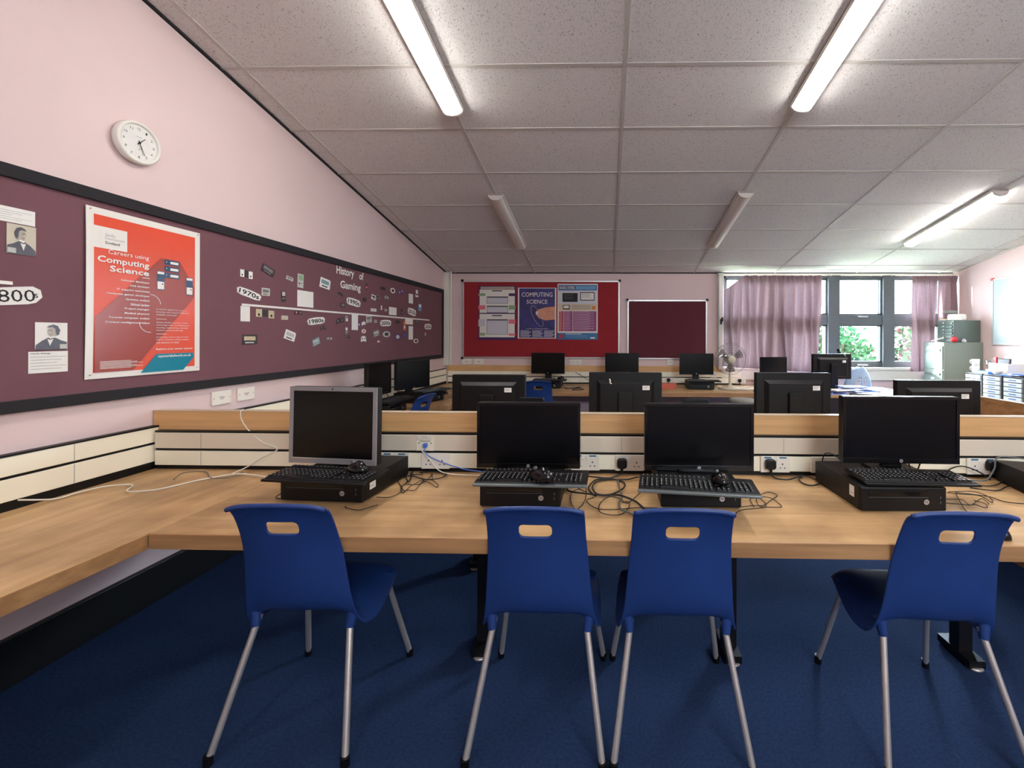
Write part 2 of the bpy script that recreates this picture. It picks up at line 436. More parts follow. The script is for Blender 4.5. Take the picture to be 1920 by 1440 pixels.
# ceiling grid: exposed tee bars, plus the wall angle along each wall
NS = Vector((0, -TAN, -1)).normalized()
def slope_frame(x, y, d=0):          # a = +x, b = down the slope (towards the far wall), n = into the room
    b_ = Vector((0, 1, -TAN)).normalized()
    o = Vector((x, y, zc(y))) + NS * d
    a_ = Vector((-1, 0, 0))
    return frame(o, a_, b_)
m = MB()
for i in range(-2, 5):
    x = .1113 + 1.2 * i
    if XL + .02 < x < XR - .02:
        L = (YF - YB) * math.sqrt(1 + TAN * TAN)
        m.T = slope_frame(x, YB); m.box(-.012, .012, 0, L, -.002, .006, 'tee_paint')
for j in range(-9, 8):
    y = 2.6656 + .5899 * j
    if YB < y < YF - .05:
        m.T = slope_frame(XR, y); m.box(0, XR - XL, -.012, .012, -.002, .005, 'tee_paint')
m.T = Matrix()
struct('trim_1', m)
m = MB()
for x, sgn in ((XL, 1), (XR, -1)):
    m.T = slope_frame(x, YB); L = (YF - YB) * math.sqrt(1 + TAN * TAN)
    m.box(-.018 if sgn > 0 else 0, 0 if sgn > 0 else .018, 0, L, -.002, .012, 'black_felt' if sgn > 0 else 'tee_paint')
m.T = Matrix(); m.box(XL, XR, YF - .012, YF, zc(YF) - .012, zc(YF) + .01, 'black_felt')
struct('trim_2', m)
struct('baseboard_left', MB().box(XL, XL + .03, YB, YF, 0, .20, 'black_plastic'), bevel=.004)
struct('baseboard_far', MB().box(XL, XR, YF - .03, YF, 0, .20, 'black_plastic'), bevel=.004)
struct('trim_3', MB().box(XL, XL + .075, YF - .10, YF, .99, zc(YF) - .005, 'white_paint').cyl((XL + .09, YF - .05, .99), (XL + .09, YF - .05, zc(YF - .05)), .014, 'white_paint'), bevel=.004)
struct('trim_4', MB().box(1.655, WX0, YF - .06, YF, .95, zc(YF) - .012, 'white_paint').box(1.66, 1.672, YF - .066, YF - .06, .95, zc(YF) - .02, 'grey_paint'), bevel=.003)

# window: dark grey aluminium, three mullions, a transom, opening casements
m = MB()
FY0, FY1 = YF + .05, YF + .12
m.box(WX0, WX1, FY0, FY1, WZ1 - .04, WZ1, 'frame_grey'); m.box(WX0, WX1, FY0, FY1, WZ0, WZ0 + .065, 'frame_grey')
m.box(WX0, WX0 + .06, FY0, FY1, WZ0, WZ1, 'frame_grey'); m.box(WX1 - .06, WX1, FY0, FY1, WZ0, WZ1, 'frame_grey')
MULL = [2.59, 3.40, 4.21]
for x in MULL: m.box(x - .085, x + .085, FY0 - .03, FY1, WZ0, WZ1, 'frame_grey')
m.box(WX0, WX1, FY0 - .005, FY1, 1.62, 1.77, 'frame_grey')
W1 = struct('window_1', m, bevel=.004)
edges = [WX0 + .06] + [q for x in MULL for q in (x - .085, x + .085)] + [WX1 - .06]
for k in range(0, len(edges), 2):
    x0, x1 = edges[k], edges[k + 1]
    for (z0, z1) in ((WZ0 + .065, 1.62), (1.77, WZ1 - .04)):
        c = MB()
        for (q0, q1, r0, r1) in ((x0, x1, z0, z0 + .022), (x0, x1, z1 - .022, z1), (x0, x0 + .022, z0, z1), (x1 - .022, x1, z0, z1), (x1 - .05, x1 - .04, z0, z1)):
            c.box(q0, q1, FY0 + .01, FY1 - .02, r0, r1, 'frame_grey')
        cs = c.build('casement', parent=W1)
        MB().box(x0 + .02, x1 - .02, FY0 + .03, FY0 + .034, z0 + .02, z1 - .02, 'window_glass').build('pane', parent=cs)
        if k in (4,):
            MB().rbox((x0 + x1) / 2 - .05, (x0 + x1) / 2 + .1, FY0 - .03, FY0 - .005, z0 - .045 if z0 < 1.5 else 1.735, z0 - .02 if z0 < 1.5 else 1.755, .01, 'aluminium', 'y').build('window_handle', parent=cs)
MB().box(WX0 - .02, WX1 + .02, YF - .045, YF + .05, WZ0 - .04, WZ0, 'white_paint').build('window_sill', parent=W1, bevel=.004)
struct('trim_5', MB().box(WX0 - .02, WX1 + .02, YF - .03, YF, .80, WZ0 - .04, 'white_paint'), bevel=.003)

# window added in the wall behind the photographer as unseen frontal fill light
m = MB()
for k in range(4):
    x = BW[0] + (BW[1] - BW[0]) * k / 3; m.box(x - .05, x + .05, YB - .08, YB - .02, BW[2], BW[3], 'frame_grey')
for z in (BW[2] + .03, BW[3] - .03): m.box(BW[0], BW[1], YB - .08, YB - .02, z - .03, z + .03, 'frame_grey')
W2 = struct('added_fill_window', m)
MB().box(BW[0], BW[1], YB - .055, YB - .05, BW[2], BW[3], 'window_glass').build('pane', parent=W2)

# outside the window
g = MB().box(-6, 16, YF + .18, 30, -.3, -.25, 'grass'); struct('lawn', g)
def bush(name, x, y, r, h, n, mats, label):
    t = thing(name, label, 'bush', (x, y, -.25))
    lm = MB()
    for i in range(n):
        th, ph = random.uniform(0, 2 * PI), random.uniform(-.2, 1.0)
        rr = r * random.uniform(.72, 1.0) * (1 + .18 * math.sin(3 * th + x) + .1 * math.sin(7 * th))
        zz = h * (.5 + .5 * math.sin(ph * PI / 2)) * random.uniform(.85, 1.05); q = math.cos(ph * PI / 2) * .8 + .25
        c = Vector((rr * q * math.cos(th), rr * q * math.sin(th), zz * random.uniform(.15, 1)))
        s_ = random.uniform(.05, .11); a_ = Vector((random.gauss(0, 1), random.gauss(0, 1), random.gauss(0, 1))).normalized(); b_ = a_.orthogonal().normalized()
        lm.add([tuple(c - a_ * s_), tuple(c + b_ * s_ * .5), tuple(c + a_ * s_), tuple(c - b_ * s_ * .5)], [(0, 1, 2, 3)], random.choice(mats))
    lm.build('foliage', parent=t)
    st = MB()
    for i in range(5):
        th = 2 * PI * i / 5; st.tube([(0, 0, 0), (.1 * r * math.cos(th), .1 * r * math.sin(th), h * .4), (.5 * r * math.cos(th), .5 * r * math.sin(th), h * .85)], .03, 'bark')
    st.build('stem', parent=t)
bush('garden_bush', 5.4, 10.6, 1.1, 2.15, 6000, ['leaf'], 'pale green sunlit bush filling the lower middle window pane')
bush('garden_bush', 7.6, 10.4, 1.0, 2.3, 5000, ['leaf', 'leaf', 'leaf', 'leaf_pink'], 'bush with pink blossom beyond the right hand window pane')

# ------------------------------------------------------------------ worktops and partition
def worktop(name, label, x0, x1, y0, y1, fronts, legs, topmat='oak_top', z=.72):
    t = thing(name, label, 'desk', (x0, y0, 0))
    T = Matrix.Translation((-x0, -y0, 0))
    MB(T).box(x0, x1, y0, y1, z - .05, z, topmat).build('desktop', parent=t, bevel=.002)
    for (a0, a1, b0, b1) in fronts: MB(T).box(a0, a1, b0, b1, z - .056, z - .0015, 'oak_edge').build('edge_strip', parent=t, bevel=.002)
    for (lx, ly) in legs:
        l = MB(T).box(lx - .03, lx + .03, ly - .03, ly + .03, .03, z - .05, 'dark_metal').build('leg', parent=t, bevel=.004)
        MB(T).box(lx - .035, lx + .035, ly - .09, ly + .09, .008, .04, 'dark_metal').lathe([(0, .012), (.03, .012), (.034, .006), (.03, 0), (0, 0)], 'steel', c=(lx, ly - .07, 0)).lathe([(0, .012), (.03, .012), (.034, .006), (.03, 0), (0, 0)], 'steel', c=(lx, ly + .07, 0)).build('foot', parent=l)
    return t
EX = -1.637
worktop('classroom_desk', 'long light oak worktop of the front row carrying four monitors', EX + .003, 3.6, 1.515, 2.30, [(EX + .003, 3.6, 1.511, 1.518)], [(-.555, 1.99), (.56, 1.985), (1.60, 1.985), (2.9, 1.93)])
worktop('side_desk', 'oak worktop along the left wall under the long board, nearest part', XL + .005, EX - .001, -.3, 2.30, [(EX - .004, EX + .002, -.3, 1.512)], [(-2.05, .3)], 'oak_side')
worktop('side_desk', 'oak worktop along the left wall just beyond the low partition', XL + .005, -1.83, 2.34, 4.38, [(-1.833, -1.827, 3.15, 4.38)], [(-2.1, 3.3)], 'oak_side')
worktop('side_desk', 'wider oak worktop along the left wall reaching the far corner', XL + .005, -1.62, 4.385, 5.53, [(-1.623, -1.617, 4.385, 5.53)], [(-2.0, 5.3)], 'oak_side')
worktop('classroom_desk', 'oak worktop of the second row behind the partition, under monitors seen from behind', -1.82, 2.58, 2.34, 3.12, [(-1.82, 2.58, 3.116, 3.123)], [(-.8, 2.72), (.6, 2.72), (2.1, 2.72)])
worktop('classroom_desk', 'oak worktop along the far wall under the red display board', XL + .005, 2.35, 5.545, 6.515, [(-1.62, 2.35, 5.541, 5.548)], [(-1.2, 6.0), (.7, 6.0), (2.1, 6.0)])

t = thing('wooden_partition', 'low oak partition rising behind the front row of monitors', 'partition', (0, 2.27, .72))
T = Matrix.Translation((0, -2.27, -.72))
MB(T).box(XL + .003, 2.62, 2.272, 2.312, .722, 1.022, 'oak_panel').build('panel', parent=t, bevel=.001)
MB(T).box(XL + .003, 2.62, 2.270, 2.314, 1.0225, 1.027, 'poster_sand').build('top_edge', parent=t, bevel=.001)
MB(T).box(2.62, 3.6, 2.272, 2.312, .722, 1.026, 'oak_panel').build('panel', parent=t, bevel=.001)
t = thing('end_partition', 'brown wooden end panel running back from the right end of the second row', 'partition', (2.62, 2.9, 0))
T = Matrix.Translation((-2.62, -2.9, 0))
MB(T).box(2.60, 2.64, 2.33, 3.60, 0, 1.018, 'oak_edge').build('panel', parent=t, bevel=.001)
MB(T).box(2.598, 2.642, 2.33, 3.60, 1.0185, 1.023, 'poster_sand').build('top_edge', parent=t)
t = MB().box(-.12, .35, -.09, .10, 0, .012, 'white_paint').build('white_shelf', M=Matrix.Translation((2.50, 2.42, 1.030)), bevel=.002)
tag(t, 'thin white board lying on the partition top at the right edge', 'board')

def trunking(label, M, L, covers, bands, gap=None, upper='cream_plastic'):
    # local: a along the run, b up, n out of the wall
    t = thing('cable_trunking', label, 'trunking', M=M)
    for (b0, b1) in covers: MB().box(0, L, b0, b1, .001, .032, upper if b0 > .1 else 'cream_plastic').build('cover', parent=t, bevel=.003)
    for (b0, b1, n1) in bands: MB().box(0, L, b0, b1, 0, n1, 'black_plastic').build('black_strip', parent=t)
    s_ = MB()
    for q in (gap or []):
        for (b0, b1) in covers: s_.box(q, q + .0022, b0 + .003, b1 - .003, .0315, .0326, 'paper_grey')
    if gap: s_.build('cover_joint', parent=t)
    return t
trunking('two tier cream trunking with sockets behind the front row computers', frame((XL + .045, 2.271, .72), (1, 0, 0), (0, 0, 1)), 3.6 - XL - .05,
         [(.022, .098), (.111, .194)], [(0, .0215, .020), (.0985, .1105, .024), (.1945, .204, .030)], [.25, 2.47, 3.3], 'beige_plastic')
trunking('two tier cream trunking along the left wall above the nearest worktop', onleft(-.3, .72, .003), 2.57,
         [(.038, .128), (.14, .218)], [(0, .0375, .030), (.1285, .1395, .026), (.2185, .227, .034)], [.9, 2.2])
trunking('two tier cream trunking along the left wall beyond the partition', onleft(2.32, .72, .003), 4.13,
         [(.038, .128), (.14, .218)], [(0, .0375, .030), (.1285, .1395, .026), (.2185, .227, .034)], [1.9])
trunking('two tier cream trunking along the far wall below the red display board', onfar(XL + .04, .72, .003), 4.4,
         [(.022, .098), (.111, .186)], [(0, .0215, .024), (.0985, .1105, .024)], [1.0, 2.0, 3.0])
tag(MB().box(0, 4.12, 0, .085, 0, .03, 'oak_panel').build('wooden_rail', M=onfar(XL + .04, .908), bevel=.002), 'thin oak rail along the far wall above the trunking', 'rail')

# ------------------------------------------------------------------ electrical fittings
def pins(m, ca, cb, n):
    m.rect(ca - .003, ca + .003, cb + .006, cb + .014, n, 'print_black')
    for q in (-.011, .011): m.rect(ca + q - .0035, ca + q + .0035, cb - .012, cb - .007, n, 'print_black')
def socket(x, label, double=True, stickers=True, M=None, grp=None):
    M = M or frame((x, 2.271 - .033, .7810), (1, 0, 0), (0, 0, 1))
    t = thing('wall_socket', label, 'socket', M=M, group=grp)
    w = .073 if double else .043
    MB().box(-w, w, -.0405, .0405, 0, .010, 'socket_plastic').build('face_plate', parent=t, bevel=.002)
    h = MB()
    for q in ((-.036, .036) if double else (0,)): pins(h, q, -.008, .0106)
    h.build('pin_holes', parent=t)
    for q in ((-.012, .012) if double else (.0,)):
        MB().box(q - .005, q + .005, .014, .028, .010, .014, 'socket_plastic').build('switch', parent=t, bevel=.001)
    if stickers:
        s_ = MB()
        for q in ((-.038, .038) if double else (.0,)): s_.rect(q - .018, q + .018, .031, .0385, .0108, 'label_blue')
        s_.build('blue_sticker', parent=t)
    return t
def plug(x, y, z, label, mat_='black_plastic'):
    t = thing('power_plug', label, 'plug', (x, y, z))
    MB().rbox(-.025, .025, -.028, 0, -.024, .026, .014, mat_, 'y').build('plug_body', parent=t, bevel=.006)
    MB().cyl((0, -.016, -.018), (0, -.018, -.048), .008, mat_, r1=.0045).build('cable_grip', parent=t)
    return t
socket(-1.10, 'double socket partly hidden behind the silver framed monitor')
socket(-.886, 'double socket below the network outlet, nothing plugged in', stickers=False)
socket(-.105, 'double socket just right of the second monitor, blue sticker')
socket(.122, 'double socket with plug, between the second and third monitors', stickers=False)
socket(.865, 'double socket with plug and two blue stickers right of the third monitor')
socket(1.12, 'double socket partly hidden by the large slanted computer', stickers=False)
socket(1.90, 'double socket with black plug at the far right of the trunking')
PY = 2.271 - .044
plug(.083, PY, .782, 'black plug in the socket left of the third monitor')
plug(.836, PY, .785, 'black plug in the socket right of the third monitor')
plug(1.935, PY, .79, 'black plug at the right end of the front trunking')
t = thing('network_outlet', 'cream network outlet on the upper trunking with a blue plug', 'network outlet', M=frame((-.942, 2.271 - .033, .8725), (1, 0, 0), (0, 0, 1)))
MB().box(-.045, .045, -.04, .035, 0, .005, 'cream_plastic').build('face_plate', parent=t, bevel=.001)
MB().poly([(-.045, .042), (-.036, .024), (.036, .024), (.045, .042)], .012, 'cable_white', th=.010).text('T1 A2', 0, .033, .03, .008, .0126, 'print_grey').build('label_holder', parent=t)
MB().rect(-.03, .03, .012, .014, .0056, 'print_grey').rect(-.026, .026, .007, .009, .0056, 'print_grey').disc(-.032, .0, .003, .003, .0056, 'print_black').disc(.032, .0, .003, .003, .0056, 'print_black').build('printed_marks', parent=t)
tag(MB().box(-.009, .009, -.016, .006, 0, .022, 'cable_blue').build('network_plug', M=frame((-.936, 2.271 - .038, .868), (1, 0, 0), (0, 0, 1)), bevel=.003), 'small blue network plug in the cream outlet', 'plug')
def blank(M, w, h, label, name='blanking_plate', grp=None, cat='wall plate'):
    t = thing(name, label, cat, M=M, group=grp)
    MB().box(-w / 2, w / 2, -h / 2, h / 2, 0, .012, 'socket_plastic').build('face_plate', parent=t, bevel=.003)
    s_ = MB().rect(-w * .14, w * .14, h * .02, h * .07, .0126, 'print_grey').rect(-w * .09, w * .09, -h * .1, -h * .06, .0126, 'print_grey')
    for q in (-.41, .41): s_.disc(w * q, 0, .0035, .0035, .0126, 'paper_grey')
    s_.build('screws_and_print', parent=t)
blank(onleft(2.678, 1.037), .137, .085, 'white double switch plate under the board, nearer of two')
blank(onleft(2.864, 1.037), .137, .085, 'white double switch plate under the board, farther of two')
for i, (x, w, lb) in enumerate([(-2.115, .15, 'white wall plate under the left corner of the red board'), (-1.93, .15, 'white wall plate second from the left under the red board'),
                         (-.52, .07, 'small white wall plate right of the first far monitor'), (-.43, .12, 'white wall plate under the middle of the red board'), (.965, .10, 'white wall plate left of the monitor beside the fan')]):
    blank(onfar(x, 1.045), w, .085, lb)
for x, lb in ((.95, 'double socket on the far trunking left of the third far monitor'), (2.0, 'double socket on the far trunking right of the fan stem'), (2.28, 'double socket on the far trunking beside the covered monitor')):
    socket(0, lb, M=onfar(x, .781, .033), stickers=False)
plug(.93, YF - .044, .79, 'small black plug above the red box on the far worktop')
plug(1.98, YF - .044, .785, 'black plug in the far socket right of the fan')
blank(onfar(1.60, .87, .033), .09, .09, 'small cream outlet plate behind the fan')
tag(MB().rbox(-.015, .012, -.06, .02, 0, .02, .006, 'black_plastic').rbox(-.0, .025, -.02, .045, .01, .035, .006, 'black_plastic').build('cord_cleat', M=onfar(1.70, 1.68, .066), bevel=.003), 'black cord cleat on the grey post beside the curtain', 'cleat')

# ------------------------------------------------------------------ chairs
def shell_mesh():
    prof = [(.290, .412), (.283, .432), (.255, .445), (.18, .442), (.08, .432), (-.01, .430), (-.065, .440), (-.098, .470), (-.115, .52), (-.128, .60), (-.140, .68), (-.153, .75), (-.176, .829), (-.192, .861), (-.203, .871)]
    half = [.18, .19, .198, .21, .217, .217, .210, .198, .187, .180, .173, .168, .166, .166, .164]
    N = 18; vs = []; fs = []; K = len(prof)
    for k, ((y, z), h) in enumerate(zip(prof, half)):
        seat = max(0, min(1, (7 - k) / 3)); back = 1 - seat
        for i in range(N + 1):
            s_ = -1 + 2 * i / N
            yy = y + back * (.034 if k < 11 else (.026, .018, .014, .012)[k - 11]) * s_ * s_
            zz = z - seat * (.035 * abs(s_) ** 6) - (.010 * s_ * s_ + .008 * abs(s_) ** 6) * max(0, (k - 10) / 4)
            if 3 <= k <= 8: zz -= (.02, .045, .05, .05, .04, .02)[k - 3] * abs(s_) ** 5
            vs.append((s_ * h * (1 - .012 * (abs(s_) > .99 and k in (0, K - 1))), yy, zz))
    for k in range(K - 1):
        for i in range(N): fs.append((k * (N + 1) + i, k * (N + 1) + i + 1, (k + 1) * (N + 1) + i + 1, (k + 1) * (N + 1) + i))
    m = MB().add(vs, fs, 'chair_blue', True)
    o = m.build('tmp'); mo = o.modifiers.new('s', 'SUBSURF'); mo.levels = 2
    so = o.modifiers.new('t', 'SOLIDIFY'); so.thickness = .006; so.offset = 0
    # rounded hand hole
    c = MB().rbox(-.056, .056, -.40, .10, .757, .803, .016, 'chair_blue', 'y').build('cut')
    bo = o.modifiers.new('b', 'BOOLEAN'); bo.object = c; bo.solver = 'EXACT'
    dg = bpy.context.evaluated_depsgraph_get(); dg.update()
    me = bpy.data.meshes.new_from_object(o.evaluated_get(dg))
    bpy.data.objects.remove(o); bpy.data.objects.remove(c)
    me.name = 'seat_shell'
    me.materials.clear(); me.materials.append(MATS['chair_blue'])
    me.polygons.foreach_set('material_index', [0] * len(me.polygons)); me.polygons.foreach_set('use_smooth', [True] * len(me.polygons))
    me.update()
    return me
def chair(loc, rz, label, group):
    t = thing('school_chair', label, 'chair', loc, rz, group)
    o = bpy.data.objects.new('seat_shell', shell_mesh()); sc.collection.objects.link(o); o.parent = t
    wn = o.modifiers.new('n', 'WEIGHTED_NORMAL') if hasattr(o.modifiers, 'new') else None
    # rolled rim along the top of the back
    r = MB(); P = []
    for i in range(13):
        s_ = -1 + 2 * i / 12; P.append((s_ * .163, -.205 + .012 * s_ * s_, .871 - .010 * s_ * s_ - .008 * abs(s_) ** 6))
    r.tube(P, .0085, 'chair_blue', n=8, sub=2).build('rolled_rim', parent=t)
    for sx in (-1, 1):
        for (y0, y1, z0) in ((-.045, -.185, .415), (.215, .315, .415)):
            p0 = Vector((sx * .165, y0, z0)); p1 = Vector((sx * .228, y1, .012))
            l = MB().cyl(p0, p1, .0115, 'steel', n=12).build('leg', parent=t)
            q = p0 + (p1 - p0) * .13
            MB().cyl(p0 + Vector((sx * .012, 0, .02)), p0 + (p1 - p0) * .09, .021, 'chair_blue', r1=.015, n=14).build('leg_socket', parent=t)
            MB().cyl(p1 + Vector((0, 0, .02)), p1 + Vector((0, 0, -.012)), .0145, 'black_plastic', n=12).build('foot_cap', parent=l)
    return t
CH = 'blue plastic school chairs along the front row'
ch = chair((-1.095, 1.60, 0), .02, 'blue school chair in front of the silver framed monitor', CH)
dup(ch, (-.235, 1.605, 0), .0, 'blue school chair in front of the second monitor from the left', CH)
dup(ch, (.258, 1.605, 0), -.01, 'blue school chair in front of the third monitor from the left', CH)
dup(ch, (1.155, 1.605, 0), -.03, 'blue school chair at the right end of the front row', CH)
CB = 'blue plastic school chairs farther back in the room'
dup(ch, (-1.90, 4.12, 0), 1.45, 'blue school chair at the left wall worktop, hand hole showing', CB)
dup(ch, (-1.67, 4.80, 0), 1.57, 'blue school chair half hidden behind the leftmost monitor back', CB)
dup(ch, (-.86, 5.60, 0), .03, 'blue school chair tucked under the far worktop', CB)

# ------------------------------------------------------------------ computers
def hp_badge(m, ca, cb, r, n, back='badge_silver', ink='black_plastic'):
    m.disc(ca, cb, r, r, n, back); m.text('hp', ca, cb, r * 1.1, r * 1.0, n + .0006, ink, rot=-.12)
def tower(loc, rz, label, w=.338, d=.378, h=.10, badge=True, sticker=None, grp=None):
    # small flat desktop case lying under the monitor; local front faces -y, origin under the front middle
    t = thing('desktop_computer', label, 'computer', loc, rz, grp)
    MB().box(-w / 2, w / 2, .018, d, .006, h, 'black_plastic').build('case', parent=t, bevel=.003)
    MB().box(-w / 2 - .001, w / 2 + .001, 0, .018, .004, h + .001, 'black_plastic').build('front_panel', parent=t, bevel=.006)
    f = facing(0, -.001, 0)
    MB(f).box(-w * .42, w * .28, h * .66, h * .84, -.001, .0012, 'black_gloss').build('disc_drive', parent=t, bevel=.0008)
    MB(f).rect(-w * .42, w * .28, h * .60, h * .615, .0008, 'grey_plastic').build('trim_line', parent=t)
    if badge:
        b_ = MB(f); hp_badge(b_, w * .26, h * .42, .011, .0014); b_.build('logo_badge', parent=t)
    b_ = MB(f)
    for q in range(2): b_.rect(w * .42, w * .425 + .002, h * (.35 + .2 * q), h * (.45 + .2 * q), .0012, 'grey_plastic')
    b_.build('ports', parent=t)
    if sticker:
        T = frame(((w / 2 + .0012) * sticker, .05, h * .42), (0, sticker, 0), (0, 0, 1))
        MB(T).rect(0 if sticker > 0 else -.035, .045 if sticker > 0 else 0, 0, .045, 0, 'paper_white').rect(.004 if sticker > 0 else -.031, .03 if sticker > 0 else -.004, .012, .014, .0004, 'print_grey').build('label_sticker', parent=t)
    for q in (-1, 1):
        MB().box(q * w * .38 - .012, q * w * .38 + .012, .03, .06, 0, .006, 'black_plastic').build('rubber_foot', parent=t)
    return t
def monitor(loc, rz, label, w=.474, h=.30, foot=.0, kind='black', tilt=0, grp=None, carriage=False, logo=True, sticker=True, backbox=True):
    # loc is under the stand; screen faces local -y; foot = height of the panel's lower edge above loc
    t = thing('computer_monitor', label, 'monitor', loc, rz, grp)
    b = foot; fm = {'black': 'black_gloss', 'silver': 'silver_plastic'}[kind]
    T = Matrix.Translation((0, 0, b)) @ Matrix.Rotation(-tilt, 4, 'X')
    bz = .014 if kind == 'black' else .019
    m = MB(T)
    m.rbox(-w / 2, w / 2, -.022, .014, 0, h, .006, 'black_plastic' if kind == 'black' else 'black_plastic', 'y')
    m.build('back_shell', parent=t, bevel=.003)
    fr = MB(T @ facing(0, -.023, 0)); W, H = w / 2, h
    bb = .022 if kind == 'black' else .026
    for (a0, a1, c0, c1) in ((-W, W, 0, bb), (-W, W, H - bz, H), (-W, -W + bz, bb, H - bz), (W - bz, W, bb, H - bz)):
        fr.box(a0, a1, c0, c1, -.002, .005, fm)
    fr.build('bezel', parent=t, bevel=.001)
    MB(T @ facing(0, -.0235, 0)).rect(-W + bz, W - bz, bb, H - bz, .001, 'screen_black').build('screen', parent=t)
    if kind == 'silver':
        MB(T @ facing(0, -.0285, 0)).box(-W + bz, W - bz, bb - .004, bb + .0005, -.001, .002, 'aluminium').build('lower_trim', parent=t)
        MB(T @ facing(0, -.0285, 0)).disc(0, H - bz / 2, .004, .004, .0016, 'print_black').build('webcam_dot', parent=t)
    elif logo:
        g = MB(T @ facing(0, -.0283, 0)); hp_badge(g, .0, bb / 2 + .001, .008, .0012); g.build('logo_badge', parent=t)
    # back: raised housing with sloping edges, vents, sticker
    bk = MB(T @ frame((0, .014, 0), (-1, 0, 0), (0, 0, 1)))
    x0, x1, z0, z1 = -W + .05, W - .05, .02, h - .045
    i_ = .022
    vs = [(x0, z0, 0), (x1, z0, 0), (x1, z1, 0), (x0, z1, 0), (x0 + i_, z0 + i_, .024), (x1 - i_, z0 + i_, .024), (x1 - i_, z1 - i_, .024), (x0 + i_, z1 - i_, .024)]
    bk.add(vs, [(0, 1, 5, 4), (1, 2, 6, 5), (2, 3, 7, 6), (3, 0, 4, 7), (4, 5, 6, 7)], 'black_plastic').build('rear_housing', parent=t, bevel=.002)
    v_ = MB(T @ frame((0, .038, 0), (-1, 0, 0), (0, 0, 1)))
    for q in range(9): v_.rect(x0 + .05 + q * .032, x0 + .072 + q * .032, z1 - .040, z1 - .037, .0006, 'print_black')
    v_.build('vents', parent=t)
    if sticker:
        MB(T @ frame((0, .0385, 0), (-1, 0, 0), (0, 0, 1))).rect(W * .46, W * .46 + .045, z1 - .062, z1 - .034, .0006, 'paper_white').rect(W * .46 + .004, W * .46 + .036, z1 - .044, z1 - .042, .001, 'print_grey').rect(W * .46 + .004, W * .46 + .028, z1 - .051, z1 - .049, .001, 'print_grey').build('asset_sticker', parent=t)
    MB().box(-.045, .045, .036, .06, .01, b + h * .62, 'black_plastic').build('stand_column', parent=t, bevel=.004)
    MB().rbox(-.10, .10, -.05, .13, 0, .012, .03, 'black_plastic').build('stand_base', parent=t, bevel=.003)
    if carriage:
        MB().rbox(-.062, .062, .036, .052, b + h * .5, b + h + .014, .012, 'black_plastic', 'y').build('rear_carriage', parent=t, bevel=.002)
    return t
def keyboard(loc, rz, label, edge='grey_plastic', grp=None, tilt=.03):
    t = thing('keyboard', label, 'keyboard', loc, rz, grp)
    T = Matrix.Rotation(tilt, 4, 'X')
    MB(T).rbox(-.228, .228, 0, .165, .004, .016, .010, 'black_plastic').build('base', parent=t, bevel=.003)
    MB(T).rbox(-.230, .230, -.016, .004, .003, .013, .006, edge).build('front_edge', parent=t, bevel=.003)
    def keys(name, cols, rows, x0, y0, pitch=.0188, skip=()):
        m = MB(T)
        for r_ in range(rows):
            for c_ in range(cols):
                if (c_, r_) in skip: continue
                x = x0 + c_ * pitch; y = y0 + r_ * pitch
                z = .016
                vs = [(x, y, z), (x + .0166, y, z), (x + .0166, y + .0166, z), (x, y + .0166, z), (x + .002, y + .002, z + .007), (x + .0146, y + .002, z + .007), (x + .0146, y + .0156, z + .0075), (x + .002, y + .0156, z + .0075)]
                m.add(vs, [(0, 1, 5, 4), (1, 2, 6, 5), (2, 3, 7, 6), (3, 0, 4, 7), (4, 5, 6, 7)], 'key_black')
                m.add([(x + .0045, y + .008, .0238), (x + .0085, y + .008, .0238), (x + .0085, y + .0125, .0240), (x + .0045, y + .0125, .0240)], [(0, 1, 2, 3)], 'print_light')
        if name == 'letter_keys':
            z = .016; x = x0 + 4 * pitch; y = y0; L = 5 * pitch + .0166
            m.add([(x, y, z), (x + L, y, z), (x + L, y + .0166, z), (x, y + .0166, z), (x + .002, y + .002, z + .007), (x + L - .002, y + .002, z + .007), (x + L - .002, y + .0156, z + .0075), (x + .002, y + .0156, z + .0075)],
                  [(0, 1, 5, 4), (1, 2, 6, 5), (2, 3, 7, 6), (3, 0, 4, 7), (4, 5, 6, 7)], 'key_black')
        return m.build(name, parent=t)
    keys('letter_keys', 15, 5, -.220, .010, skip=[(c, 0) for c in range(4, 10)])
    keys('function_keys', 14, 1, -.220, .128)
    keys('navigation_keys', 3, 5, .070, .010, skip=[(0, 1), (2, 1), (0, 2), (1, 2), (2, 2)])
    keys('number_pad', 4, 5, .137, .010)
    return t
def mouse(loc, rz, label, grp=None, s_=1.0):
    t = thing('computer_mouse', label, 'mouse', loc, rz, grp)
    m = MB(); N, R = 20, 9; vs = []
    for i in range(R + 1):
        p = i / R * PI / 2
        for j in range(N):
            th = 2 * PI * j / N; cx_, cy_ = math.cos(th), math.sin(th)
            rx = .031 * (1 + .06 * cy_); ry = .056
            hz = .037 * (1 - .18 * cy_)
            vs.append((rx * cx_ * math.cos(p) ** .8 if i else rx * cx_, ry * cy_ * (math.cos(p) ** .8 if i else 1), .004 + hz * math.sin(p)))
    fs = [(i * N + j, i * N + (j + 1) % N, (i + 1) * N + (j + 1) % N, (i + 1) * N + j) for i in range(R) for j in range(N)] + [tuple(range(N))[::-1]]
    m.add([(x * s_, y * s_, z * s_) for x, y, z in vs], fs, 'black_gloss', True).build('body', parent=t)
    MB().cyl((-.004, .030 * s_, .034 * s_), (.004, .030 * s_, .034 * s_), .0075 * s_, 'grey_plastic').build('scroll_wheel', parent=t)
    MB().box(-.0006, .0006, .012 * s_, .05 * s_, .0 + .034 * s_, .036 * s_, 'print_black').build('button_gap', parent=t)
    return t
DZ = .72
tower((-1.212, 1.815, DZ), -.06, 'flat black computer under the silver framed monitor', w=.370, sticker=1)
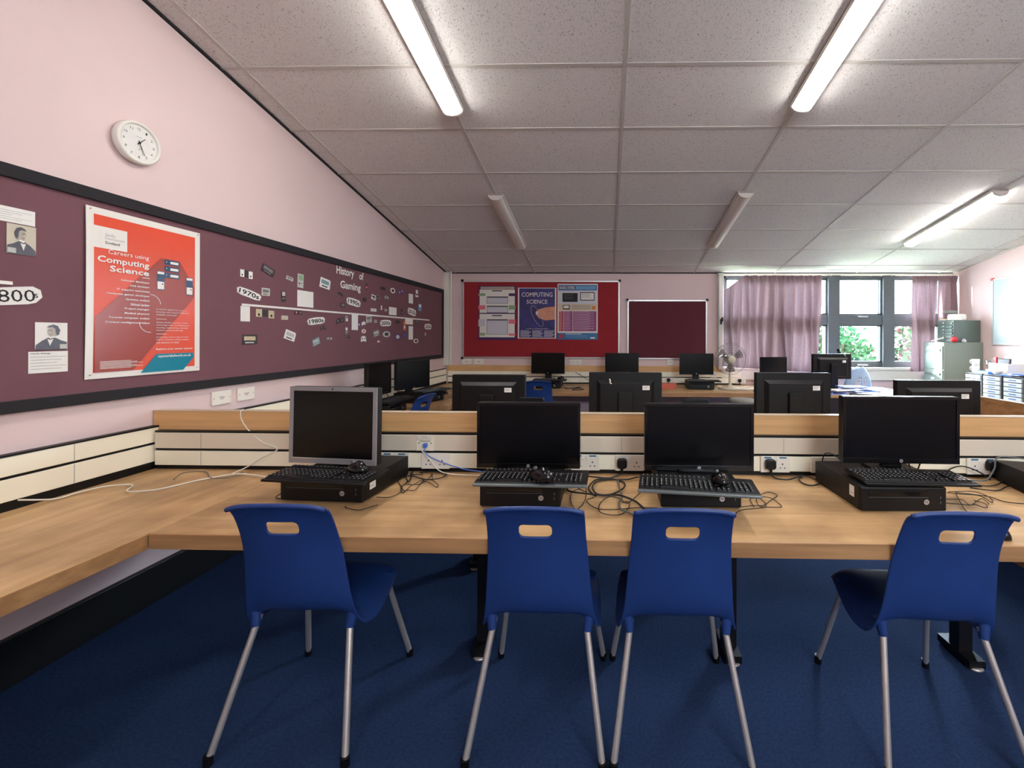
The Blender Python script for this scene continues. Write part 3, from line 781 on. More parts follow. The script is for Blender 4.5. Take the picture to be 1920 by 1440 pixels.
monitor((-1.255, 1.985, DZ + .1005), -.10, 'old square monitor with a silver frame, leftmost of the front row', .436, .352, .020, 'silver', tilt=.02)
keyboard((-1.185, 1.733, DZ + .108), -.10, 'black keyboard lying on the computer below the silver framed monitor', 'black_plastic')
mouse((-1.055, 1.815, DZ + .134), 1.1, 'black mouse lying on the leftmost keyboard')
tower((-.355, 1.785, DZ), .0, 'flat black computer under the second monitor, round silver badge', w=.335)
monitor((-.355, 2.0, DZ + .1005), .0, 'wide black monitor second from the left in the front row', .474, .300, .006, carriage=True)
keyboard((-.303, 1.725, DZ + .108), -.02, 'black keyboard with a grey front edge below the second monitor')
mouse((-.262, 1.745, DZ + .134), .95, 'black mouse on the keyboard below the second monitor', s_=1.08)
tower((.395, 1.80, DZ), .0, 'flat black computer under the third monitor, mostly in shade', w=.330)
monitor((.423, 2.0, DZ + .1005), .0, 'wide black monitor third from the left in the front row', .493, .302, .004, carriage=True)
keyboard((.352, 1.650, DZ + .110), -.12, 'black keyboard tilted askew below the third monitor', tilt=.02)
mouse((.452, 1.728, DZ + .134), .1, 'black mouse on the keyboard below the third monitor')
tower((1.215, 1.79, DZ), .02, 'large flat black computer at the right, white label on its side', w=.345, badge=True, sticker=-1)
monitor((1.325, 2.0, DZ + .1005), -.02, 'wide black monitor rightmost of the front row', .510, .300, .045)
keyboard((1.295, 1.805, DZ + .103), -.02, 'black keyboard with shiny keys on the rightmost front computer', 'black_plastic')
mouse((1.392, 1.592, DZ), .5, 'black mouse on the bare worktop beside the rightmost chair')
tower((2.25, 2.00, DZ), 1.38, 'black computer cut off by the right edge of the photo', w=.30, d=.34, sticker=-1)

R2 = 'monitors of the second row seen from behind'
for (x, y, w, top, rz, lb) in [(-.745, 2.74, .465, 1.186, PI, 'black monitor back with white sticker, leftmost of the second row'), (.122, 2.76, .462, 1.203, PI, 'black monitor back with light cable tie, second of the second row'),
                       (1.178, 2.76, .47, 1.207, PI + .02, 'black monitor back between the third and fourth front monitors'), (2.03, 2.70, .50, 1.170, PI, 'black monitor back in front of the white drawer trays')]:
    tower((x, 2.93, DZ), PI, lb.replace('monitor back', 'computer below the monitor back'), badge=False, grp='computers of the second row')
    monitor((x, y, DZ + .1005), rz, lb, w, .315, top - DZ - .1005 - .315, grp=R2)
tag(MB().tube([(0, 0, .03), (.006, -.004, .02), (.004, -.006, .008), (.014, -.004, 0)], .004, 'cable_white').build('cable_tie', M=Matrix.Translation((.020, 2.718, 1.135))), 'short white cable tie hanging on a monitor back', 'cable tie')
RF = 'small monitors on the far worktop'
for (x, rz, lb) in [(-.82, .0, 'small monitor on the far worktop in front of the red board'), (.22, 0, 'small monitor between the red board and the maroon board'), (1.262, -.02, 'small monitor beside the fan')]:
    lb2 = {-.82: 'left of the three', .22: 'middle of the three', 1.262: 'beside the fan'}[x]
    tower((x + .03, 5.87, DZ), rz, 'flat black computer on the far worktop, ' + lb2, grp='computers on the far worktop')
    monitor((x, 6.1, DZ + .1005), rz, lb, .47, .295, .085, grp=RF, sticker=False)
    keyboard((x + .05, 5.83, DZ + .105), rz, 'black keyboard on the far computer, ' + lb2, 'black_plastic', grp='keyboards on the far worktop')
mouse((-.62, 5.90, DZ + .125), 1.2, 'black mouse on the keyboard of the leftmost far computer')
mouse((1.95, 5.66, DZ), .2, 'tiny black and white mouse on the worktop below the fan')
for (y, z, lb) in [(3.93, 1.185, 'nearer of two dark monitors by the left wall'), (4.64, 1.165, 'farther of two dark monitors by the left wall')]:
    rz = 1.57 if y < 4 else 1.25
    k = lb.split()[0]
    tower((-1.90 if y < 4 else -1.86, y - .02, DZ), rz, f'black computer with a white badge under the {k} left wall monitor', grp='computers by the left wall')
    monitor((-2.1, y, DZ + .1005), rz, lb, .40 if y < 4 else .48, .30, z - DZ - .1005 - .30, sticker=False, grp='monitors by the left wall')
    keyboard((-1.88 if y < 4 else -1.82, y + .02, DZ + .108), rz, f'black keyboard on the computer at the {k} left wall monitor', 'black_plastic', grp='keyboards by the left wall')
mouse((-1.98, 5.25, DZ), 1.2, 'black mouse on the left worktop near the far corner')

# ------------------------------------------------------------------ cables
def cable(label, pts, r=.0024, m_='cable_black', z=None, closed=False):
    P = []
    for i, p in enumerate(pts):
        if len(p) == 3: P.append(p)
        else: P.append((p[0], p[1], DZ + r + .0008 + (.006 + .004 * math.sin(i * 1.7 + len(label)) if 0 < i < len(pts) - 1 else 0)))
    o = Vector((P[0][0], P[0][1], DZ))
    mb = MB(Matrix.Translation(-o)).tube(P, r, m_, n=6, sub=6, closed=closed)
    return tag(mb.build('cable', M=Matrix.Translation(o)), label, 'cable')
cable('long white cable running over the left corner of the worktop', [(-2.38, 1.70, .76), (-2.36, 1.80), (-2.335, 1.86), (-2.30, 1.94), (-2.22, 1.98), (-2.155, 1.90), (-2.06, 1.886), (-2.014, 1.934), (-1.968, 2.069), (-1.862, 2.146), (-1.67, 2.09), (-1.50, 2.02), (-1.43, 2.0)], .0034, 'cable_white')
cable('thin grey looped cable on the worktop left of the silver monitor', [(-2.117, 2.072), (-2.145, 2.154), (-2.07, 2.191), (-1.943, 2.086), (-1.864, 2.073), (-1.854, 2.121), (-1.88, 2.20)], .0022, 'cable_grey')
cable('white cable hanging over the partition left of the silver monitor', [(-1.955, 2.29, 1.031), (-1.95, 2.267, 1.024), (-1.94, 2.262, .98), (-1.89, 2.25, .925), (-1.80, 2.230, .87), (-1.72, 2.228, .835), (-1.80, 2.224, .79), (-1.87, 2.22, .745), (-1.90, 2.16, .727)], .0028, 'cable_white')
cable('black cable coil beside the silver monitor computer', [(-1.02, 2.18), (-.949, 2.057), (-.967, 2.125), (-1.0, 2.22), (-.981, 2.155), (-.932, 2.167), (-.947, 2.21)], .003)
cable('wide black cable loop right of the leftmost computer', [(-1.02, 2.163), (-.963, 2.145), (-.878, 2.103), (-.815, 2.11), (-.799, 2.156), (-.833, 2.202), (-.898, 2.225), (-.964, 2.22)], .003)
cable('thin kinked black cable right of the leftmost computer', [(-1.01, 2.083), (-.925, 1.958), (-.896, 1.942), (-.866, 1.943), (-.884, 2.04), (-.889, 2.097), (-.892, 2.058), (-.911, 2.002), (-.912, 1.925), (-.947, 1.992), (-.963, 2.115)], .0018)
cable('thin black cable trailing in front of the leftmost computer', [(-1.005, 1.878), (-.946, 1.871), (-.924, 1.924), (-.949, 2.001), (-.88, 2.031), (-.881, 2.158), (-.887, 2.19), (-.836, 2.08), (-.79, 2.025), (-.793, 2.006), (-.836, 2.041), (-.892, 2.097)], .0018)
cable('thin black cable looping below the leftmost keyboard', [(-1.08, 1.775), (-1.06, 1.745), (-1.0, 1.73), (-.96, 1.75), (-.955, 1.79)], .0018)
cable('small black cable bow left of the leftmost computer', [(-1.402, 1.93), (-1.43, 1.92), (-1.445, 1.88), (-1.43, 1.845), (-1.41, 1.845)], .0018)
cable('white cable from the network outlet to the second monitor', [(-.957, 2.222, .867), (-.955, 2.215, .845), (-.93, 2.21, .82), (-.90, 2.205, .79), (-.86, 2.20, .745), (-.80, 2.185, .730), (-.68, 2.17, .728), (-.54, 2.15, .735)], .0026, 'cable_white')
cable('blue cable from the network outlet to the second monitor', [(-.936, 2.222, .855), (-.932, 2.212, .83), (-.90, 2.21, .805), (-.82, 2.205, .775), (-.72, 2.19, .752), (-.62, 2.17, .745), (-.53, 2.14, .735)], .0026, 'cable_blue')
cable('black power cable from the plug left of the third monitor', [(.083, 2.209, .736), (.075, 2.19, .735), (.049, 2.178, .728), (.007, 2.151), (-.109, 2.159), (-.17, 2.16)], .0036)
cable('thick black coiled cable between the second and third computers', [(.22, 2.16), (.16, 2.15), (.103, 2.129), (-.006, 2.125), (-.054, 2.06), (-.059, 1.978), (-.035, 1.93), (.019, 1.925), (.07, 1.968), (.091, 2.041), (.075, 2.111), (.007, 2.134), (-.049, 2.099), (-.079, 2.021), (-.071, 1.963), (-.042, 1.916)], .0038)
cable('thick black cable emerging right of the second computer', [(-.18, 2.02), (-.17, 1.96), (-.129, 1.927), (-.006, 1.912), (.032, 1.925), (.068, 1.9), (.124, 1.838), (.155, 1.779), (.18, 1.73)], .0042)
cable('thin black looped cable left of the third computer', [(.225, 2.0), (.177, 1.978), (.114, 1.862), (.089, 1.837), (.055, 1.88), (.014, 1.885), (-.015, 1.852), (-.028, 1.797), (-.022, 1.724), (.017, 1.698), (.061, 1.721), (.093, 1.778), (.098, 1.831), (.071, 1.849)], .002)
cable('thin black cable crossing the worktop to the third computer', [(-.052, 1.902), (-.082, 1.856), (-.039, 1.773), (.018, 1.747), (.081, 1.766), (.133, 1.79), (.215, 1.795)], .002)
cable('thin mouse cable hanging right of the second keyboard', [(-.20, 1.80, .855), (-.13, 1.81, .85), (-.085, 1.80, .80), (-.085, 1.82, .75), (-.09, 1.86), (-.095, 1.82), (-.107, 1.771), (-.12, 1.75)], .0018)
cable('thin black cable loop beside the second computer', [(-.13, 2.02), (-.086, 1.956), (-.12, 1.976), (-.151, 1.946), (-.151, 1.86), (-.13, 1.77), (-.12, 1.74)], .0018)
cable('dark grey cable running forward between the middle chairs', [(.06, 2.12), (.062, 2.003), (.07, 1.9), (.056, 1.824), (.062, 1.748), (.094, 1.717), (.12, 1.70)], .0042, 'cable_grey')
cable('thin black cable winding beside the third computer', [(.57, 1.95), (.652, 1.934), (.669, 1.915), (.678, 1.846), (.651, 1.797), (.622, 1.779), (.559, 1.777), (.525, 1.754)], .0018)
cable('tangled thin black cable right of the third keyboard', [(.565, 1.818), (.626, 1.823), (.664, 1.833), (.718, 1.884), (.756, 1.924), (.761, 1.965), (.736, 1.985), (.669, 1.915), (.646, 1.869), (.643, 1.821), (.667, 1.804), (.715, 1.794), (.732, 1.818), (.735, 1.86), (.721, 1.897), (.687, 1.909), (.633, 1.901), (.622, 1.869), (.62, 1.82)], .0018)
cable('black power cable looping toward the large right computer', [(.836, 2.209, .738), (.845, 2.19, .727), (.86, 2.166), (.904, 2.159), (.962, 2.186), (1.0, 2.21), (1.035, 2.189), (1.03, 2.123), (1.007, 2.075), (.966, 2.069), (.949, 2.12), (.957, 2.169), (.99, 2.205)], .0036)
cable('thin black cable curl right of the large right computer', [(1.56, 2.016), (1.593, 1.978), (1.653, 1.952), (1.649, 1.889), (1.684, 1.925), (1.689, 1.962), (1.667, 2.01), (1.576, 2.026)], .0018)
cable('thin cable squiggle under the rightmost keyboard', [(1.45, 1.928), (1.547, 1.921), (1.522, 1.842), (1.636, 1.924), (1.64, 1.897), (1.631, 1.88)], .0018)
cable('thin black cable zigzag behind the rightmost chair', [(1.43, 1.892), (1.49, 1.85), (1.52, 1.851), (1.557, 1.869), (1.556, 1.852), (1.557, 1.819), (1.587, 1.836), (1.614, 1.879), (1.605, 1.923)], .0018)
cable('thin black cable dropping behind the rightmost chair back', [(1.59, 2.0), (1.519, 1.893), (1.479, 1.821), (1.47, 1.79)], .0018)
cable('thin black cable running out to the right edge', [(1.60, 2.018), (1.696, 1.962), (1.72, 1.90), (1.80, 1.85), (1.95, 1.78)], .0022)
cable('black cable bundle left of the right edge computer, lower strand', [(1.72, 2.083), (1.757, 2.032), (1.82, 2.045), (1.90, 2.09), (1.96, 2.11)], .003)
cable('black cable bundle left of the right edge computer, middle strand', [(1.74, 2.15), (1.80, 2.10), (1.86, 2.11), (1.92, 2.14), (1.985, 2.20)], .003)
cable('grey power cable arching over to the right edge computer', [(1.73, 2.17), (1.78, 2.16), (1.86, 2.16, .735), (1.90, 2.16, .79), (1.93, 2.16, .850), (2.10, 2.1, .842), (2.2, 2.1, .842)], .0038, 'cable_grey')
cable('black cable arc in front of the rightmost socket', [(1.72, 2.225, .728), (1.715, 2.215, .76), (1.76, 2.20, .79), (1.82, 2.20, .78), (1.88, 2.19, .75), (1.90, 2.18, .728)], .0034)
cable('black cable stub behind the large right computer', [(1.10, 2.19, .727), (1.09, 2.21, .77), (1.10, 2.205, .84), (1.13, 2.19, .848), (1.16, 2.15, .826)], .003)
cable('black cable hanging behind the rightmost front monitor', [(1.38, 2.02, .88), (1.40, 2.03, .845), (1.41, 2.04, .827)], .0028)
cable('blue black cable hanging below the rightmost front monitor', [(1.46, 2.03, .88), (1.455, 2.06, .80), (1.45, 2.10, .728)], .0036)
cable('cable drooping from the far trunking beside the leftmost far monitor', [(-.46, 6.45, .90), (-.38, 6.42, .86), (-.25, 6.35, .79), (-.1, 6.3, .727), (.0, 6.2, .724)], .004)
cable('black cable tangle on the far worktop', [(-.6, 6.0), (-.5, 5.8), (-.4, 5.9), (-.3, 5.75), (-.45, 5.7), (-.35, 5.95), (-.55, 5.85)], .004)
cable('white cable spread around the fan base', [(1.55, 6.2), (1.6, 5.95), (1.9, 5.85), (2.15, 5.95), (2.3, 6.1), (2.1, 6.2), (1.9, 6.05)], .005, 'cable_white')
cable('black cable loop behind the monitors by the left wall', [(-2.3, 4.30, .74), (-2.32, 4.33, .83), (-2.3, 4.40, .87), (-2.28, 4.46, .82), (-2.25, 4.48, .74)], .004)

# ------------------------------------------------------------------ left wall: long board and clock
t = thing('display_board', 'long maroon felt display board with a black frame on the left wall', 'display board', M=onleft(-.4, 1.11))
BL = 6.36 + .4
MB().box(0, BL, 0, 1.01, 0, .015, 'maroon_felt').build('felt_panel', parent=t)
for (a0, a1, b0, b1) in ((0, BL, .955, 1.01), (0, BL, 0, .050), (BL - .05, BL, .05, .955), (0, .05, .05, .955)):
    MB().box(a0, a1, b0, b1, 0, .030, 'black_felt').build('frame_bar', parent=t, bevel=.003)
BD = .0155
# clock
t = thing('wall_clock', 'round white wall clock high on the left wall above the board', 'clock', M=onleft(2.170, 2.416))
MB().lathe([(0, 0), (.100, 0), (.107, .012), (.107, .034), (.100, .042), (.092, .040), (.088, .030)], 'white_paint', n=48).build('case', parent=t)
MB().disc(0, 0, .089, .089, .031, 'paper_white', N=48).build('dial', parent=t)
nm = MB()
for k in range(1, 13):
    th = PI / 2 - k * PI / 6; nm.text(str(k), .071 * math.cos(th), .071 * math.sin(th), .0085 if k < 10 else .014, .012, .0318, 'print_black')
for k in range(60):
    th = k * PI / 30; nm.disc(.082 * math.cos(th), .082 * math.sin(th), .0008, .0008, .0318, 'print_dark', N=6)
nm.rect(-.012, .012, .030, .0315, .0318, 'print_grey').rect(-.006, .006, -.034, -.032, .0318, 'print_grey')
nm.build('numerals', parent=t)
def hand(ang, L, w, n, name, mt='print_black'):
    c, s_ = math.cos(ang), math.sin(ang)
    P = [(-.012, -w), (L, -w * .6), (L, w * .6), (-.012, w)]
    MB().poly([(x * c - y * s_, x * s_ + y * c) for x, y in P], n, mt, th=.001).build(name, parent=t)
hand(PI / 2 - math.radians(43), .042, .0022, .034, 'hour_hand'); hand(PI / 2 - math.radians(156), .062, .0016, .036, 'minute_hand'); hand(PI / 2 - math.radians(166), .06, .0005, .0375, 'second_hand')
MB().lathe([(0, .040), (.004, .039), (.004, .031)], 'print_black').build('centre_cap', parent=t)
MB().disc(0, 0, .091, .091, .0395, 'window_glass', N=40).build('clock_glass', parent=t)

# big red poster
PW, PH = .565, .812
t = thing('poster', 'large red careers poster with white border on the maroon board', 'poster', M=onleft(1.950, 1.222, BD + .002))
def S(s_, t_): return (s_ * PW, (1 - t_) * PH)
m = MB()
# sheet, slightly wavy at the left edge
NX = 14; vs = []
def wav(s_, t_): return .004 + .006 * math.sin(3.0 * t_ + .4) * max(0, .25 - s_) * 3
vs = [(s_ / NX * PW, (1 - q / NX) * PH, wav(s_ / NX, q / NX)) for q in range(NX + 1) for s_ in range(NX + 1)]
fs = [(q * (NX + 1) + s_, (q + 1) * (NX + 1) + s_, (q + 1) * (NX + 1) + s_ + 1, q * (NX + 1) + s_ + 1) for q in range(NX) for s_ in range(NX)]
m.add(vs, fs, 'poster_white', True); m.add([(x, y, z - .0012) for x, y, z in vs], [f[::-1] for f in fs], 'poster_white', True)
def patch(P, lift, mt):
    # subdivided quad strip following the sheet's wave
    NQ = 8; vs = []
    for q in range(NQ + 1):
        for s_ in range(NQ + 1):
            u_, w_ = s_ / NQ, q / NQ
            A = [P[0][k] * (1 - u_) + P[1][k] * u_ for k in (0, 1)]; B = [P[3][k] * (1 - u_) + P[2][k] * u_ for k in (0, 1)]
            c_ = (A[0] * (1 - w_) + B[0] * w_, A[1] * (1 - w_) + B[1] * w_); x, y = S(*c_)
            vs.append((x, y, wav(*c_) + lift))
    m.add(vs, [(q * (NQ + 1) + s_, (q + 1) * (NQ + 1) + s_, (q + 1) * (NQ + 1) + s_ + 1, q * (NQ + 1) + s_ + 1) for q in range(NQ) for s_ in range(NQ)], mt, True)
patch([(.055, .040), (.945, .040), (.945, .965), (.055, .965)], .0006, 'poster_red')
L1 = .0075
pr = lambda P, n, mt: m.poly([S(*p) for p in P][::-1], n, mt)
pr([(.60, .232), (.78, .232), (.935, .40), (.935, .47), (.36, .963), (.062, .963), (.062, .64)], L1, 'poster_dark_red')
pr([(0.0, .105), (.305, .105), (.305, .232), (0.0, .232)], L1 + .0004, 'poster_white')
pr([(.42, .985), (.56, .868), (.925, .868), (.925, .905), (.82, .985)], L1 + .0004, 'poster_teal')
def tx(body, s_, t_, w, h, mt='poster_white', align='R', bold=False, n=L1 + .0009):
    x, y = S(s_, t_); m.text(body, x, y, w * PW if w else 0, h * PH, n, mt, align, bold)
tx('Skills', .135, .150, .075, .017, 'paper_grey', 'L'); tx('Development', .135, .172, .15, .019, 'paper_grey', 'L'); tx('Scotland', .135, .195, .11, .017, 'print_dark', 'L', True)
for k in range(9):
    x, y = S(.095, .115 + k * .013); m.disc(x, y, .001, .001, L1 + .0009, 'print_grey', N=6)
tx('Careers using', .488, .250, .33, .034); tx('Computing', .490, .300, .41, .048, bold=True); tx('Science', .490, .345, .32, .036, bold=True)
pr([(.43, .375), (.495, .375), (.495, .379), (.43, .379)], L1 + .0009, 'poster_white')
for k, (w, s_) in enumerate(zip((.24, .17, .27, .35, .20, .16, .21, .21, .33, .36), ('Software developer', 'Web developer', 'IT support technician', 'Computer games developer', 'Systems analyst', 'Ethical hacker', 'Project manager', 'Medical physicist', 'Forensic computer analyst', 'Criminal intelligence analyst'))):
    tx(s_, .495, .408 + k * .0288, w, .0145, bold=True)
for k, (s_, w) in enumerate((("Scotland's digital tech sector is", .30), ('booming, with around 13,000 jobs', .32), ('available each year.', .2))): tx(s_, .555, .573 + k * .018, w, .0115, align='L')
pr([(.555, .636), (.65, .636), (.65, .639), (.555, .639)], L1 + .0009, 'poster_white')
for k, (s_, w) in enumerate((('Almost all jobs need you to have', .31), ('technology skills, including finance,', .33), ('teaching, engineering, scientific', .31), ('research and even farming.', .26))): tx(s_, .555, .660 + k * .0175, w, .0115, align='L')
pr([(.555, .735), (.65, .735), (.65, .738), (.555, .738)], L1 + .0009, 'poster_white')
for k, (s_, w) in enumerate((('Computing science helps to build', .31), ('skills in creativity, taking initiative', .32), ('and attention to detail.', .22))): tx(s_, .555, .758 + k * .0175, w, .0115, align='L')
tx('Explore your career options', .555, .838, .36, .015, align='L', bold=True); tx('myworldofwork.co.uk', .575, .886, .325, .021, align='L', bold=True)
for k in range(7): pr([(.10, .90 + k * .007), (.34 + .05 * (k % 3), .90 + k * .007), (.34 + .05 * (k % 3), .9025 + k * .007), (.10, .9025 + k * .007)], L1 + .0009, 'poster_white')
for k in range(3):
    z0 = .235 + k * .044
    pr([(.63, z0), (.775, z0), (.775, z0 + .034), (.63, z0 + .034)], L1 + .001, 'poster_navy'); pr([(.685, z0 + .009), (.765, z0 + .009), (.765, z0 + .026), (.685, z0 + .026)], L1 + .0014, 'poster_white')
    pr([(.645, z0 + .012), (.652, z0 + .012), (.652, z0 + .018), (.645, z0 + .018)], L1 + .0014, 'poster_white')
for (s0, t0) in ((.56, .318), (.845, .335)):
    pr([(s0, t0), (s0 + .07, t0), (s0 + .07, t0 + .125), (s0, t0 + .125)], L1 + .001, 'poster_navy')
    pr([(s0 + .004, t0 + .004), (s0 + .066, t0 + .004), (s0 + .066, t0 + .02), (s0 + .004, t0 + .02)], L1 + .0014, 'poster_white'); pr([(s0 + .004, t0 + .07), (s0 + .066, t0 + .07), (s0 + .066, t0 + .12), (s0 + .004, t0 + .12)], L1 + .0014, 'poster_white')
    x, y = S(s0 + .05, t0 + .085); m.disc(x, y, .004, .004, L1 + .0018, 'poster_navy')
def arc(c, r, a0, a1):
    P = []
    for k in range(11):
        th = math.radians(a0 + (a1 - a0) * k / 10); P.append(th)
    x, y = S(*c)
    m.poly([(x + r * math.cos(q), y + r * math.sin(q)) for q in P] + [(x + (r - .0025) * math.cos(q), y + (r - .0025) * math.sin(q)) for q in P[::-1]], L1 + .001, 'poster_white')
arc((.50, .545), .055, 5, 90); arc((.50, .660), .055, 180, 275)
m.build('printed_sheet', parent=t)
for k, (s_, t_) in enumerate(((.03, .015), (.97, .015), (.97, .975), (.03, .975))):
    x, y = S(s_, t_); MB().lathe([(0, .013), (.003, .012), (.003, .006)], 'steel', c=(x, y, 0), n=10).build('pin', parent=t)

# portraits and captions at the left
def portrait(y, z, w, h, flip, label):
    m = MB(); B = 'photo_sepia' if not flip else 'paper_white'
    m.rect(0, w, 0, h, .002, B, th=.001)
    k = -1 if flip else 1
    X = lambda q: (w * .5 + k * (q - .5) * w)
    def pl(P, n, mt):
        P = [(X(a_), b_ * h) for a_, b_ in P]; m.poly(P if not flip else P[::-1], n, mt)
    pl([(.02, 0), (1.0, 0), (.98, .18), (.80, .33), (.62, .44), (.38, .44), (.20, .34), (.02, .28)], .0026, 'photo_dark')
    pl([(.45, .40), (.56, .14), (.64, .40), (.56, .36)], .0030, 'paper_white')
    m.disc(X(.47), h * .66, w * .17, h * .20, .0032, 'photo_mid')
    pl([(.28, .55), (.24, .72), (.32, .88), (.46, .93), (.60, .88), (.66, .80), (.50, .84), (.40, .78), (.38, .60), (.34, .52)], .0036, 'photo_dark')
    pl([(.50, .70), (.60, .70), (.60, .72), (.50, .72)], .0038, 'photo_dark'); pl([(.50, .55), (.58, .55), (.58, .565), (.50, .565)], .0038, 'photo_dark')
    pl([(.56, .62), (.62, .60), (.58, .70)], .0037, 'photo_sepia')
    pl([(.38, .47), (.56, .40), (.60, .46), (.42, .51)], .0036, 'paper_white')
    q = (.02, .30) if not flip else (.04, .26)
    pl([(q[0], .03), (q[1], .03), (q[1], .20), (q[0], .20)], .0040, 'print_light')
    tag(m.build('portrait_print', M=onleft(y, z, BD)), label, 'portrait')
portrait(1.690, 1.760, .090, .122, False, 'sepia portrait print of a man in profile under a caption, top left')
portrait(1.778, 1.365, .110, .118, True, 'black and white portrait print of a man in a dark jacket')
def caption(y, z, w, h, title, lines, label, name='caption_card'):
    m = MB().rect(0, w, 0, h, .002, 'paper_white', th=.0012)
    if title: m.text(title, w * .04, h * .90, w * .5, h * .075, .0026, 'print_black', 'L', True)
    for k in range(lines): m.rect(w * .05, w * (.95 - .12 * ((k * 7) % 3)), h * (.74 - k * .7 / lines), h * (.755 - k * .7 / lines), .0026, 'print_grey')
    return tag(m.build(name, M=onleft(y, z, BD)), label, 'caption')
caption(1.53, 1.886, .247, .062, 'George Boole', 5, 'white caption card above the sepia portrait at the left edge')
caption(1.757, 1.266, .133, .092, 'Charles Babbage', 5, 'white caption card directly below the black and white portrait')
m = MB().poly([(0, 0), (.10, .012), (.125, .02), (.146, .045), (.14, .075), (.115, .088), (.06, .080), (0, .07)], .003, 'paper_white', th=.002)
m.text('1800', .052, .043, .14, .05, .0036, 'print_black', rot=.10); m.text('s', .125, .05, .012, .018, .0036, 'print_black', rot=.1)
tag(m.build('date_sign', M=onleft(1.655, 1.545, BD)), 'white cutout date sign reading 1800s at the left edge', 'sign')
tag(MB().rect(0, .70, 0, .014, .003, 'paper_white', th=.002).build('timeline_strip', M=onleft(1.008, 1.632, BD)), 'short white timeline strip cut off by the left edge', 'paper strip')

# history wall: timeline strip, title letters, date signs and small cutouts
tag(MB().poly([(0, 0), (3.045, .012), (3.045, .028), (0, .014)], .003, 'paper_white', th=.002).build('timeline_strip', M=onleft(2.816, 1.628, BD)), 'long white timeline strip running along the maroon board', 'paper strip')
t = thing('title_lettering', 'cream paper lettering reading History of Gaming on the board', 'lettering', M=onleft(4.04, 1.948, BD))
MB().text('History', -.085, .066, .27, .094, .003, 'paper_white', bold=True).build('word', parent=t)
MB().text('of', .175, .070, .075, .074, .003, 'paper_white', bold=True).build('word', parent=t)
MB().text('Gaming', .0, -.058, .327, .092, .003, 'paper_white', bold=True).build('word', parent=t)
def sign(body, y, z, w, h, rot, label):
    c, s_ = math.cos(rot), math.sin(rot); m = MB(); P = []
    n = 28
    for i in range(n):
        th = 2 * PI * i / n; k = 1 + .04 * math.sin(th * 9)
        x = w / 2 * k * math.copysign(abs(math.cos(th)) ** .5, math.cos(th)); q = h / 2 * k * math.copysign(abs(math.sin(th)) ** .6, math.sin(th))
        P.append((x * c - q * s_, x * s_ + q * c))
    m.poly(P, .003, 'paper_white', th=.002)
    m.text(body, 0, 0, w * .84, h * .62, .0036, 'print_black', bold=True, rot=rot)
    tag(m.build('date_sign', M=onleft(y, z, BD)), label, 'sign')
sign('1970s', 2.876, 1.712, .200, .052, -.22, 'white cutout date sign reading 1970s above the timeline')
sign('1980s', 3.555, 1.553, .215, .058, .12, 'white cutout date sign reading 1980s below the timeline')
sign('1990s', 4.088, 1.751, .225, .070, -.10, 'white cutout date sign reading 1990s above the timeline')
sign('2000s', 4.691, 1.571, .230, .070, .04, 'white cutout date sign reading 2000s below the timeline')
sign('2010s', 5.331, 1.729, .225, .085, -.12, 'white cutout date sign reading 2010s near the far end')
sign('2020s', 5.817, 1.558, .220, .075, .0, 'white cutout date sign reading 2020s at the far end')
GC = 'small printed cutouts on the gaming timeline'
def cutout(kind, y, z, w, h, cols, label, rot=0, name='console_cutout'):
    M = onleft(y, z, BD) @ Matrix.Rotation(rot, 4, 'Z'); m = MB(); A, B = w / 2, h / 2
    c0, c1 = cols[0], cols[1 % len(cols)]; c2 = cols[-1]
    if kind == 'sheet': m.rect(-A, A, -B, B, .002, c0, th=.001)
    elif kind == 'box':
        m.poly([(-A, -B), (A * .96, -B * .9), (A, B * .8), (A * .8, B), (-A * .92, B * .95)], .0025, c0, th=.0012)
        m.rect(-A * .75, A * .7, -B * .15, B * .62, .0031, c1); m.rect(-A * .6, A * .5, -B * .7, -B * .45, .0031, c2)
    elif kind == 'pad':
        P = [(-A, -B), (-A * .6, -B * .7), (A * .6, -B * .7), (A, -B), (A * .95, B * .5), (A * .5, B), (-A * .5, B), (-A * .95, B * .5)]
        m.poly(P, .0025, c0, th=.0012); m.disc(-A * .5, B * .15, A * .2, A * .2, .0031, c1, N=10); m.disc(A * .5, B * .15, A * .2, A * .2, .0031, c2, N=10)
    elif kind == 'ring':
        m.disc(0, 0, A, B, .0025, c0, th=.0012); m.disc(0, 0, A * .6, B * .6, .0031, c1)
    elif kind == 'twin':
        m.rect(-A, A, -B * .7, B, .0025, c1, th=.0012); m.rect(-A, -A * .35, -B * .8, B, .0031, c0); m.rect(A * .35, A, -B, B * .85, .0031, c0)
        m.disc(-A * .68, -B * .3, A * .12, A * .12, .0036, 'print_black', N=8); m.disc(A * .68, -B * .4, A * .12, A * .12, .0036, 'print_black', N=8)
    elif kind == 'hand':
        m.rect(-A, A, -B, B, .0025, c0, th=.0012); m.rect(-A * .7, A * .7, B * .1, B * .85, .0031, c1); m.disc(-A * .4, -B * .4, A * .22, A * .22, .0031, c2, N=8); m.disc(A * .4, -B * .35, A * .15, A * .15, .0031, c2, N=8)
    elif kind == 'fig':
        m.poly([(-A, -B), (A, -B), (A * .6, B * .1), (A * .8, B * .7), (0, B), (-A * .8, B * .6), (-A * .5, 0)], .0025, c0, th=.0012); m.rect(-A * .5, A * .5, -B * .6, -B * .1, .0031, c1)
    tag(m.build(name, M=M), label, 'cutout', None)
W_, D_, G_, L_ = 'paper_white', 'print_dark', 'print_grey', 'print_light'
